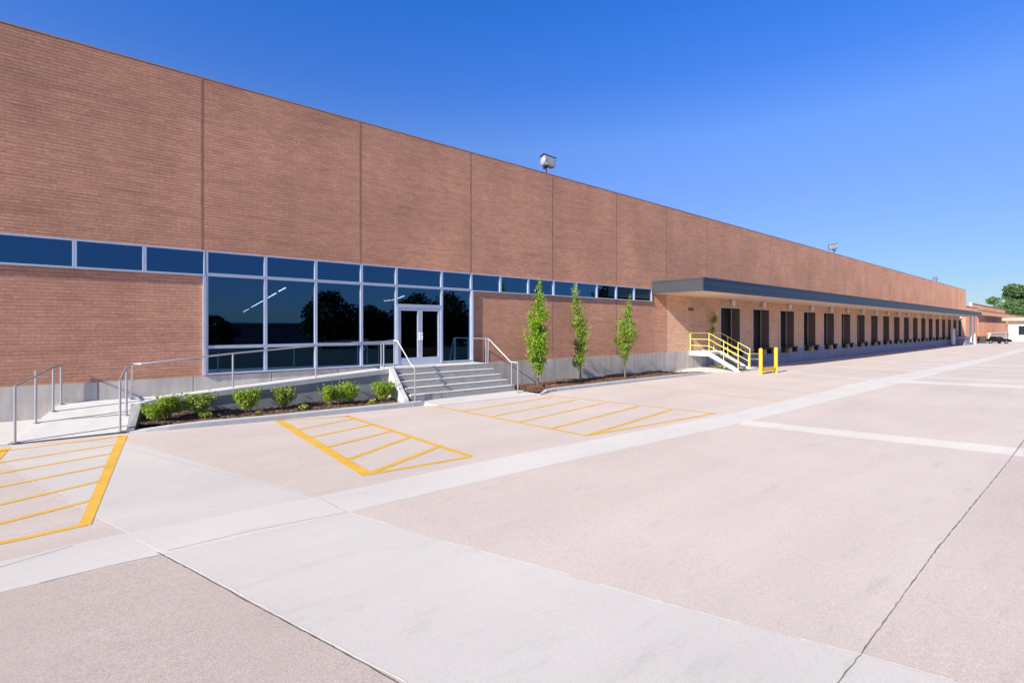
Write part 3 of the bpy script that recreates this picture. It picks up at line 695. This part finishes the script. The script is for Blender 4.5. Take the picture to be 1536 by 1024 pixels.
for side, x in (('l', .025), ('r', SX1 - ox - .025)):
    pr = MB(); rl = [.36, .73, 1.08]
    for h in rl:
        pts = ([(x, -.05, 1.0 + h)] if side == 'l' else []) + [(x, -1.2, 1.0 + h), (x, -2.88, slope(-2.88) + h - .02)]
        if side == 'r': pts = [(x, -.75, 1.0 + h)] + pts
        MB().tube(pts, .019, 8).build('rail', 'yellow', DS, smooth=True)
    for y in ([-.05, -1.2, -2.05, -2.86] if side == 'l' else [-.75, -1.6, -2.2, -2.86]):
        z = 1.0 if y > -1.21 else slope(y)
        MB().tube([(x, y, z - .02), (x, y, z + 1.09)], .021, 8).build('post', 'yellow', DS, smooth=True)
GR = thing('guard_rail', 'low yellow pipe guard rail beside the foot of the dock stair', 'guard rail', (28.0, -2.7, 0))
for z in (.62, .92): MB().tube([(0, 0, z), (1.2, -.08, z - .04)], .024, 8).build('rail', 'yellow', GR, smooth=True)
for x, y in ((0.02, 0), (1.19, -.08)): MB().tube([(x, y, -.02), (x, y, .95)], .026, 8).build('post', 'yellow', GR, smooth=True)
BO = thing('bollard_guard', 'yellow guard of two posts joined by a low bar before the stair', 'bollard', (26.5, -4.02, g(26.5, -4.02)))
gb = BO.location.z
for x, y in ((0, 0), (1.78, -.04)):
    q = MB(); q.lathe([(0, 1.37), (.05, 1.36), (.09, 1.32), (.095, 1.28), (.095, -.05)], (x, y, 0), 'z', 16); q.build('post', 'bollard', BO, smooth=True)
MB().box(.09, 1.69, -.08, .05, .14, .31).build('crossbar', 'bollard', BO, bevel=.01)
WS = thing('wheel_stop', 'yellow bar lying on the pavement in the shade below the dock stair', 'wheel stop', (28.1, -.42, .03), -1.72 + .05)
MB().prism([(-.09, 0), (.09, 0), (.06, .11), (-.06, .11)], 'x', 0, 1.3).build('bar', 'yellow', WS, bevel=.008)
for x in (.25, 1.05): MB().lathe([(0, .125), (.03, .125), (.03, .1)], (x, 0, 0), 'z', 10).build('bolt', 'steel', WS)

# ------------------------------------------------------------------ plants
def leaf(b, p, size, up=.3):
    n = Vector((random.gauss(0, 1), random.gauss(0, 1), random.gauss(0, 1) + up)).normalized()
    u = n.orthogonal().normalized(); a = random.uniform(0, 6.28); u = (u * math.cos(a) + n.cross(u) * math.sin(a)); w = n.cross(u)
    s = size * random.uniform(.65, 1.3)
    b.quad(p - u * s, p + w * s * .5 + n * s * .12, p + u * s, p - w * s * .5 + n * s * .12)
def crown(blobs, count, size, shell=.5):
    """leaf cloud: blobs = [(center, (rx, ry, rz))]"""
    b = MB(); tot = sum(r[0] * r[1] * r[2] for _, r in blobs) ** 1.0
    for c, r in blobs:
        k = max(6, int(count * (r[0] * r[1] * r[2]) / tot))
        for _ in range(k):
            d = Vector((random.gauss(0, 1), random.gauss(0, 1), random.gauss(0, 1))).normalized() * (random.random() ** shell)
            leaf(b, Vector(c) + Vector((d.x * r[0], d.y * r[1], d.z * r[2])), size)
    return b
def shrub(px, y, r, h, label, m='shrub', n=900, spread=1.0, loose=0, zb=None, size=.032):
    rr_ = ray(px, 600); t = (y + CAMD) / rr_.y; x = rr_.x * t; z = g(x, y) + .13 + .06 * (y + 2) if zb is None else zb
    o = thing('shrub', label, 'shrub', (x, y, z), 0, 'shrubs in the bed below the ramp')
    blobs = []
    for _ in range(9 if not loose else 14):
        a = random.uniform(0, 6.28); q = r * random.uniform(.15, .68) * spread
        blobs.append(((q * math.cos(a), q * math.sin(a) * .8, h * random.uniform(.35, .78) + .02), (r * random.uniform(.3, .45), r * random.uniform(.3, .42), h * random.uniform(.18, .3))))
    blobs.append(((0, 0, h * .5), (r * .6, r * .55, h * .42)))
    r *= 1.0; cb = crown(blobs, int(n * 1.6), size)
    for _ in range(int(34 + 20 * loose)):       # shoots that break the outline
        a = random.uniform(0, 6.28); q = r * random.uniform(.3, 1.0); top = Vector((q * math.cos(a), q * math.sin(a) * .8, h * random.uniform(.7, 1.05)))
        for k in range(7): leaf(cb, top * (1 - .05 * k) + Vector((random.uniform(-.03, .03), random.uniform(-.03, .03), -.02 * k)), size)
    cb.build('foliage', m, o, fix=False)
    st = MB()
    for _ in range(9):
        a = random.uniform(0, 6.28); e_ = Vector((r * .6 * math.cos(a), r * .5 * math.sin(a), h * .6))
        st.tube([(e_.x * .1, e_.y * .1, -.04), (e_.x * .5, e_.y * .5, h * .3), e_], .012, 5, .005)
    st.build('stem', 'bark', o)
    return o
shrub(234, -1.62, .34, .40, 'low spreading bright green shrub at the foot end of the ramp bed', n=900)
shrub(252, -1.42, .34, .55, 'dark green shrub right behind the low spreading one at the ramp foot', 'shrub', 1100)
shrub(300, -1.36, .46, .56, 'wide dull green shrub with bare lower stems beside a lime tuft', 'shrub_dull', 1000, 1.1, 1)
shrub(372, -1.42, .38, .60, 'dense rounded dark green shrub, third clump along the ramp wall from its foot', 'shrub', 1500)
shrub(426, -1.36, .36, .58, 'vase shaped green shrub on a narrow base left of the paired shrubs', 'shrub_dull', 1100, 1.0, 1)
shrub(496, -1.42, .38, .60, 'leafy shrub, left one of the touching pair under the ramp rail', 'shrub', 1200)
shrub(524, -1.42, .38, .62, 'leafy shrub, right one of the touching pair under the ramp rail', 'shrub', 1200, 1.0, 1)
shrub(574, -1.52, .42, .62, 'round glossy green shrub beside the left edge of the steps', 'shrub', 1700)
def tuft(px, y, r, h, label, n=120):
    rr_ = ray(px, 610); t = (y + CAMD) / rr_.y; x = rr_.x * t
    o = thing('lime_tuft', label, 'plant', (x, y, g(x, y) + .13 + .06 * (y + 2)), 0, 'lime ground plants in the bed below the ramp')
    crown([((0, 0, h * .5), (r, r * .8, h * .5)), ((r * .4, 0, h * .4), (r * .6, r * .5, h * .4))], n, .032).build('foliage', 'lime', o, fix=False)
    st = MB()
    for _ in range(6):
        a = random.uniform(0, 6.28); st.tube([(0, 0, -.03), (r * .7 * math.cos(a), r * .6 * math.sin(a), h * .8)], .006, 5, .003)
    st.build('stem', 'bark', o)
tuft(308, -1.66, .15, .14, 'small lime green tuft in front of the wide dull shrub', 170)
tuft(456, -1.62, .13, .12, 'small lime green tuft between the vase shaped shrub and the pair')
tuft(558, -1.72, .12, .14, 'small lime green tuft at the left foot of the round glossy shrub')
tuft(388, -1.75, .07, .07, 'tiny lime green tuft below the dense rounded shrub', 60)

def slim_tree(x, y, z, H, prof_, label, m, n, lean=0, size=.05, split=None):
    """columnar tree: prof_ = [(height fraction, half width, sideways offset)]"""
    o = thing('slim_tree', label, 'tree', (x, y, z), 0, 'slim young trees in the bed by the wall')
    blobs = []
    for i in range(70):
        f = prof_[0][0] + (prof_[-1][0] - prof_[0][0]) * (i + random.random()) / 70; w = lerp_tab([(p[0], p[1]) for p in prof_], f); off = lerp_tab([(p[0], p[2]) for p in prof_], f)
        a = random.uniform(0, 6.28); q = w * random.uniform(.1, .80)
        blobs.append(((off + q * math.cos(a), q * math.sin(a), f * H), (w * .40 + .03, w * .40 + .03, .13 + .1 * random.random())))
    blobs += [((prof_[-1][2], 0, prof_[-1][0] * H), (.05, .05, .16)), ((prof_[-1][2], 0, prof_[-1][0] * H - .25), (.09, .09, .2))]
    cb = crown(blobs, n, size)
    for _ in range(60):
        f = random.uniform(prof_[0][0], prof_[-1][0]); w = lerp_tab([(p[0], p[1]) for p in prof_], f); off = lerp_tab([(p[0], p[2]) for p in prof_], f)
        a = random.uniform(0, 6.28); p = Vector((off + w * math.cos(a), w * math.sin(a), f * H))
        for k in range(6): leaf(cb, p + Vector((random.uniform(-.05, .05), random.uniform(-.05, .05), .06 * k)), size)
    cb.build('crown', m, o, fix=False)
    tr = MB(); mid = lerp_tab([(p[0], p[2]) for p in prof_], .5)
    path = [(0, 0, -.08), (lean * .2, 0, H * .12), (lean * .5 + mid * .3, 0, H * .3), (mid, 0, H * .55), (prof_[-1][2], 0, H * .93)]
    tr.tube(path, .045, 8, .01)
    for k in range(14):
        f = random.uniform(.14, .8); off = lerp_tab([(p[0], p[2]) for p in prof_], f); w = lerp_tab([(p[0], p[1]) for p in prof_], min(1, f + .15)); a = random.uniform(0, 6.28)
        tr.tube([(off * .6, 0, f * H * .8), (off + w * .5 * math.cos(a), w * .5 * math.sin(a), f * H), (off + w * .8 * math.cos(a), w * .8 * math.sin(a), f * H + .35)], .014, 5, .005)
    if split: tr.tube(split, .035, 7, .015)
    tr.build('trunk', 'bark', o, smooth=True)
slim_tree(13.28, -1.15, .07, 4.05, [(.13, .20, .05), (.22, .38, .05), (.36, .50, -.02), (.5, .55, -.10), (.62, .50, 0), (.74, .40, .06), (.80, .26, .05), (.9, .14, .10), (.99, .05, .12)],
          'fullest bright green slim tree nearest the entrance steps', 'leaf', 8500, 0, .044)
slim_tree(15.78, -1.15, .06, 3.98, [(.16, .16, -.1), (.24, .36, -.12), (.4, .34, .0), (.55, .44, -.02), (.65, .42, -.05), (.75, .28, -.15), (.85, .18, -.22), (.93, .13, -.32), (.99, .05, -.36)],
          'narrow crooked slim tree standing between the two other slim trees', 'leaf_b', 4300, -.05, .043)
slim_tree(18.85, -1.15, .06, 3.62, [(.22, .16, -.02), (.3, .34, -.05), (.42, .48, -.02), (.55, .56, -.06), (.68, .52, .12), (.78, .34, .18), (.88, .24, .24), (.96, .10, .28), (.995, .04, .3)],
          'loose slim tree farthest from the steps, with a bare forked base', 'leaf_b', 4300, -.08, .043, [(-.02, 0, .3), (-.12, 0, .8), (-.22, .05, 1.4)])
# thin plant against the wall behind the yellow stair
o = thing('climbing_plant', 'thin green plant on the shaded wall beside the first dock door', 'plant', (28.75, -.25, .03))
bl_ = [((random.uniform(-.16, .16), random.uniform(-.1, .1), random.uniform(2.0, 3.35)), (.16, .12, .18)) for _ in range(16)]
crown(bl_, 420, .05).build('foliage', 'leaf_b', o, fix=False)
MB().tube([(0, .05, -.06), (.05, 0, 1.0), (-.03, .02, 2.0), (.03, 0, 3.2)], .022, 6, .006).build('stem', 'bark', o)

# ------------------------------------------------------------------ rooftop floodlights
def flood(x, s, label, rz=0.0):
    o = thing('floodlight', label, 'floodlight', (x, .2, ROOF + .055), rz, 'floodlights on the roof edge')
    p = MB(); p.tube([(0, 0, 0), (0, 0, .42 * s)], .035 * s, 10); p.lathe([(0, .03), (.09, .03), (.09, 0)], (0, 0, 0), 'z', 12); p.build('pole', 'black', o, smooth=True)
    br = MB(); br.box(-.05 * s, .05 * s, -.16 * s, .16 * s, .36 * s, .40 * s); br.box(-.16 * s, -.06 * s, -.04 * s, .04 * s, .26 * s, .33 * s); br.build('bracket', 'black', o)
    h = MB(); h.hexa([(-.14 * s, -.24 * s, .41 * s), (.44 * s, -.20 * s, .36 * s), (.44 * s, .20 * s, .36 * s), (-.14 * s, .24 * s, .41 * s),
                      (-.20 * s, -.24 * s, .93 * s), (.46 * s, -.20 * s, .80 * s), (.46 * s, .20 * s, .80 * s), (-.20 * s, .24 * s, .93 * s)])
    h.build('housing', 'floodgrey', o, bevel=.05 * s)
    v = MB(); v.hexa([(-.26 * s, -.26 * s, .935 * s), (.47 * s, -.22 * s, .805 * s), (.47 * s, .22 * s, .805 * s), (-.26 * s, .26 * s, .935 * s), (-.26 * s, -.26 * s, .955 * s), (.47 * s, -.22 * s, .825 * s), (.47 * s, .22 * s, .825 * s), (-.26 * s, .26 * s, .955 * s)])
    v.build('visor', 'black', o)
    l = MB(); l.lathe([(0, -.09), (.16, -.08), (.25, -.03), (.27, .02), (.27, .06), (.22, .08)], (0, 0, 0), 'x', 20)
    lo = l.build('lens', 'floodlens', o, smooth=True); lo.location = (-.19 * s, 0, .67 * s); lo.scale = (s, s, s); lo.rotation_euler = (0, .1, 0)
    return o
flood(15.05, .86, 'largest grey floodlight on the roof edge above the slim trees', -.34)
flood(51.4, 1.0, 'small distant floodlight on the roof edge above the middle of the canopy', 2.4)
flood(95.1, .85, 'farthest tiny floodlight near the far end of the roof edge', 2.4)

# ------------------------------------------------------------------ far end of the site
def annex(name, label, x0, x1, y0, y1, z1, zb, m='brick_far', cap='whitewall', capw=.12):
    o = thing(name, label, 'building', (x0, y0, zb))
    MB().box(0, x1 - x0, 0, y1 - y0, 0, z1 - zb).build('brick_wall', m, o)
    MB().box(-.05, x1 - x0 + .05, -.05, .35, z1 - zb + .003, z1 - zb + capw).build('coping', cap, o)
    return o
a1 = annex('brick_annex', 'low plain brick annex just past the far corner of the warehouse', X1 + .03, 132.5, 0.02, 40, 6.25, -.8)
MB().box(13.56, 13.65, .85, 1.25, 7.1, 8.06).build('parapet_end', 'whitewall', a1)
a2 = annex('brick_annex', 'taller brick annex with a stepped parapet in front of the big tree', 132.6, 250, 0.9, 44, 6.1, -.8, 'brick_far', 'brick_far', .05)
MB().box(0, 53.4, 0, .3, 6.96, 7.95).build('parapet', 'brick_far', a2); MB().box(-.05, 53.4, -.05, .35, 7.953, 8.05).build('coping', 'beige', a2)
MB().hexa([(0, -.6, 5.7), (52, -.6, 5.7), (52, -.02, 5.7), (0, -.02, 5.7), (0, -.6, 5.9), (52, -.6, 5.9), (52, -.02, 6.1), (0, -.02, 6.1)]).build('lower_roof', 'tan', a2)
MB().box(.4, 52, -.22, -.02, 0, 5.69).build('lower_wall', 'brick_far', a2)
MB().box(4.0, 4.15, -.40, -.221, 1.5, 5.69).build('rain_pipe', 'whitewall', a2)
MB().box(4.4, 4.7, -.45, -.221, 1.4, 5.69).build('wall_fin', 'brick_far', a2)
rw = thing('retaining_wall', 'low beige retaining wall behind the parked pickup', 'wall', (123.6, -2.7, -.6))
MB().box(0, 30, 0, .35, 0, 1.85).build('wall_face', 'beige', rw); MB().box(-.05, 30, -.06, .41, 1.853, 1.97).build('cap', 'whitewall', rw)
ut = thing('utility_cabinet', 'dark grey louvred cabinet between canopy post and retaining wall', 'cabinet', (118.6, -2.55, -.55))
MB().box(0, 1.0, 0, 1.05, .1, 1.35).build('body', 'fasciagrey', ut, bevel=.02); MB().box(-.03, 1.03, -.03, 1.08, 1.353, 1.42).build('top', 'black', ut)
for k in range(5): MB().box(-.03, -.003, .12, .93, .3 + .18 * k, .38 + .18 * k).build('louvre', 'black', ut)
MB().box(-.1, 1.1, -.1, 1.15, 0, .099).build('base', 'beige', ut)
wb = thing('white_hut', 'white rendered hut with a tan flat roof at the right edge', 'building', (148.5, -2.9, -.6))
W_ = -14
MB().box(0, 12, W_, 0, 0, 4.4).build('wall', 'whitewall', wb)
MB().box(-1.4, 12.5, W_ - .5, .9, 4.403, 5.0).build('roof', 'tan', wb, bevel=.03)
for y in (-3.1, -7.2):
    w_ = MB(); w_.box(-.05, -.003, y, y + 1.75, 1.3, 3.45); wo = w_.build('window', 'trim', wb)
    MB().box(-.075, -.051, y + .12, y + 1.63, 1.42, 3.33).build('pane', 'carglass', wo)
MB().box(-.06, -.002, W_ + .02, -.02, .003, .25).build('skirting', 'beige', wb)
# canopy end posts and a white post by the dock
for x, y, w, zt, zb, nm, lb in ((108.2, -1.95, .12, CZ0 + .004, .0, 'canopy_post', 'white square post carrying the far canopy end, nearer the dock wall'), (110.6, -2.12, .085, CZ0 + .004, -.6, 'canopy_post', 'thinner white post under the canopy end, reaching the ground')):
    o = thing(nm, lb, 'post', (x, y, zb)); MB().box(-w, w, -w, w, 0, zt - zb).build('shaft', 'whitesteel', o, bevel=.02); MB().box(-w - .06, w + .06, -w - .06, w + .06, 0, .12).build('base', 'beige', o)
o = thing('white_bollard', 'stout white round bollard before the last dock doors', 'bollard', (101.5, -.75, g(101.5, -.75)))
MB().lathe([(0, 2.62), (.2, 2.6), (.27, 2.5), (.27, -.05)], (0, 0, 0), 'z', 18).build('shaft', 'whitesteel', o, smooth=True)
MB().lathe([(.275, .25), (.285, .24), (.285, 0)], (0, 0, 0), 'z', 18).build('collar', 'beige', o, smooth=True)
o = thing('dock_platform', 'low shaded concrete platform under the far end of the canopy', 'platform', (103.5, -1.9, -.6))
MB().box(0, 8.5, 0, 1.85, 0, 1.35).build('wall', 'dockwall', o); MB().box(-.03, 8.53, -.03, 1.86, 1.353, 1.45).build('deck', 'trim', o)

# dark pickup
def pickup(loc, rz):
    o = thing('pickup_truck', 'black pickup truck with a white cab roof parked by the low beige wall', 'pickup truck', loc, rz)
    s = MB(); body = [(-2.55, .45), (-2.55, .95), (-2.5, 1.02), (-.55, 1.04), (.95, 1.05), (2.2, .98), (2.5, .86), (2.55, .5), (2.3, .4), (1.95, .4), (1.8, .72), (1.45, .82), (1.1, .72), (.95, .38), (-1.15, .38), (-1.3, .72), (-1.62, .82), (-1.95, .72), (-2.1, .42)]
    s.prism(body, 'y', -.92, .92); bo = s.build('body', 'carblack', o, bevel=.03)
    c = MB(); c.hexa([(-.6, -.86, 1.04), (1.0, -.86, 1.04), (1.0, .86, 1.04), (-.6, .86, 1.04), (-.45, -.72, 1.55), (.45, -.72, 1.55), (.45, .72, 1.55), (-.45, .72, 1.55)]); cb = c.build('cab', 'carblack', o, bevel=.03)
    MB().box(-.47, .46, -.74, .74, 1.551, 1.60).build('cab_roof', 'carwhite', o, bevel=.02)
    for sgn in (-1, 1):
        y = .865 * sgn; yt = .735 * sgn
        q = MB(); q.quad((-.45, y * .985, 1.1), (.8, y * .985, 1.1), (.4, yt * 1.02, 1.5), (-.38, yt * 1.02, 1.5)); q.build('side_window', 'carglass', cb, fix=False)
        for x in (-1.62, 1.45):
            w = MB(); w.lathe([(.2, -.11), (.34, -.1), (.37, -.05), (.37, .05), (.34, .1), (.2, .11)], (x, .84 * sgn, .37), 'y', 20); wo = w.build('wheel', 'rubber', o, smooth=True)
            MB().lathe([(0, .09 * sgn), (.12, .1 * sgn), (.21, .08 * sgn)], (x, .84 * sgn, .37), 'y', 16).build('rim', 'steel', wo, smooth=True)
        MB().box(2.42, 2.57, .52 * sgn - .2, .52 * sgn + .2, .68, .84).build('headlight', 'lampwhite', o, bevel=.02)
        MB().box(-2.57, -2.52, .78 * sgn - .1, .78 * sgn + .1, .65, .95).build('tail_light', 'lamp_red', o)
    MB().hexa([(.52, -.68, 1.53), (1.02, -.82, 1.07), (1.02, .82, 1.07), (.52, .68, 1.53), (.5, -.68, 1.54), (1.03, -.82, 1.09), (1.03, .82, 1.09), (.5, .68, 1.54)]).build('windscreen', 'carglass', o)
    MB().box(2.5, 2.62, -.85, .85, .42, .58).build('bumper', 'steel', o, bevel=.02)
    return o
pk = pickup((120.5, -3.6, g(120, -4)), math.radians(-46)); pk.scale = (.82, .82, .82)

# trees
def broad_tree(name, label, loc, h, r, m, n, size, group=None, low=.25, full=0):
    o = thing(name, label, 'tree', loc, random.uniform(0, 6), group)
    blobs = []
    for _ in range(34):
        a = random.uniform(0, 6.28); f = random.uniform(low, .93); w = r * math.sin(math.pi * min(1, .18 + .80 * (f - low) / (1 - low))) * random.uniform(.35, .95)
        q = r * random.uniform(.16, .30); blobs.append(((w * math.cos(a), w * math.sin(a), f * h), (q, q, q * .72)))
    if full: blobs = [(c_, (q_[0] * 1.25, q_[1] * 1.25, q_[2] * 1.25)) for c_, q_ in blobs] + [((0, 0, h * .52), (r * .86, r * .86, h * .42)), ((0, 0, h * .33), (r * .9, r * .9, h * .28))]
    blobs.append(((0, 0, h * (low + .5) / 1.3), (r * .55, r * .55, h * .3))); blobs.append(((0, 0, h * .88), (r * .3, r * .3, h * .11)))
    crown(blobs, n, size, .45).build('crown', m, o, fix=False)
    t = MB(); t.tube([(0, 0, -.3), (.1, 0, h * .2), (-.1, .1, h * .45), (.1, 0, h * .75)], r * .09, 8, r * .02)
    for k in range(7):
        a = 6.28 * k / 7; t.tube([(0, 0, h * (.22 + .05 * k)), (r * .4 * math.cos(a), r * .4 * math.sin(a), h * (.4 + .05 * k)), (r * .5 * math.cos(a), r * .5 * math.sin(a), h * (.46 + .05 * k))], r * .03, 6, r * .01)
    t.build('trunk', 'bark', o, smooth=True); return o
random.seed(21)
broad_tree('broad_tree', 'big round green tree rising behind the brick annex', (282, 5, -.6), 20, 10.5, 'bigleaf', 18000, .46, low=.1)
broad_tree('broad_tree', 'second big green tree at the right edge behind the white hut', (290, -5, -.6), 21, 11, 'bigleaf', 14000, .46, low=.1)
broad_tree('broad_tree', 'lower green tree standing left of and before the big round tree', (272, 5.5, -.6), 14, 11, 'bigleaf', 12000, .44, low=.06, full=1)
# trees across the truck court, seen mirrored in the glass
for i, (x, y, h, r, lb) in enumerate([(21.5, -45, 7.0, 3.6, 'dark rounded tree mirrored in the third tall pane'), (27.5, -46, 5.5, 2.8, 'lower dark tree mirrored in the fourth tall pane'), (33.5, -46, 7.2, 4.0, 'dark rounded tree mirrored above the glass door'),
                                      (41, -48, 7.9, 4.2, 'dark rounded tree mirrored in the last tall pane'), (81, -47, 13, 6.5, 'tall dark tree mirrored in the last strip windows'), (10.5, -52, 3.8, 2.4, 'small dark tree mirrored in the first tall pane'), (95, -50, 13, 7, 'second tall dark tree mirrored at the end of the strip windows')]):
    broad_tree('mirrored_tree', lb, (x, y, g(x, y)), h, r, 'darkleaf', 9000, .24 if h < 9 else .42, 'trees across the court seen in the glass', .06, 1)
fb = thing('low_shed', 'low dark shed across the court, mirrored in the first tall panes', 'building', (4, -68, -.1))
MB().box(0, 60, -12, 0, 0, 2.9).build('wall', 'joint', fb); MB().box(-.4, 60.4, -12.4, .4, 2.903, 3.2).build('roof', 'coping', fb)

# ------------------------------------------------------------------ light, sky, camera
SKY_T = [(0, (.42, .48, .62)), (.08, (.42, .5, .65)), (.225, (.56, .63, 1.0)), (.34, (.60, .79, 1.2)), (.43, (.37, .715, 1.36)), (.54, (.22, .72, 1.5)), (.75, (.4, .5, .6)), (1.0, (.6, .5, .42))]   # sky tint by elevation; unseen zenith stops added to warm the ambient light
SD = Vector((6.5, 1.0, -3.7)).normalized()
sl = bpy.data.lights.new('sun', 'SUN'); sl.energy = 5.0; sl.angle = math.radians(.53); sl.color = (1, .935, .815)
so = bpy.data.objects.new('sun', sl); COL.objects.link(so); so.rotation_euler = SD.to_track_quat('-Z', 'Y').to_euler()
w = bpy.data.worlds.new('World'); scene.world = w; w.use_nodes = True; nt = w.node_tree; bg = nt.nodes['Background']
sky = nt.nodes.new('ShaderNodeTexSky'); sky.sky_type = 'NISHITA'; sky.sun_disc = False
el = math.asin(-SD.z); sky.sun_elevation = el; sky.sun_rotation = math.atan2(-SD.x, -SD.y)
sky.air_density = 1.0; sky.dust_density = .3; sky.ozone_density = 3.0; sky.altitude = 200
tc = nt.nodes.new('ShaderNodeTexCoord'); sp_ = nt.nodes.new('ShaderNodeSeparateXYZ'); nt.links.new(tc.outputs['Generated'], sp_.inputs[0])
tint = ramp(nt, sp_.outputs[2], SKY_T)
mc = mixc(nt, 1.0, sky.outputs[0], tint, 'MULTIPLY')
nt.links.new(mc, bg.inputs['Color']); bg.inputs['Strength'].default_value = .10
cam = bpy.data.cameras.new('camera'); co_ = bpy.data.objects.new('camera', cam); COL.objects.link(co_)
co_.location = CAMP; co_.rotation_euler = (math.radians(90), 0, -TH)
cam.sensor_width = 36; cam.lens = F / 1536 * 36; cam.shift_y = -(512 - HY) / 1536; cam.clip_end = 3000; cam.clip_start = .05
scene.camera = co_
scene.view_settings.view_transform = 'Standard'; scene.view_settings.look = 'None'; scene.view_settings.exposure = 0.7; scene.view_settings.gamma = 1
scene.cycles.max_bounces = 8; scene.cycles.transparent_max_bounces = 8
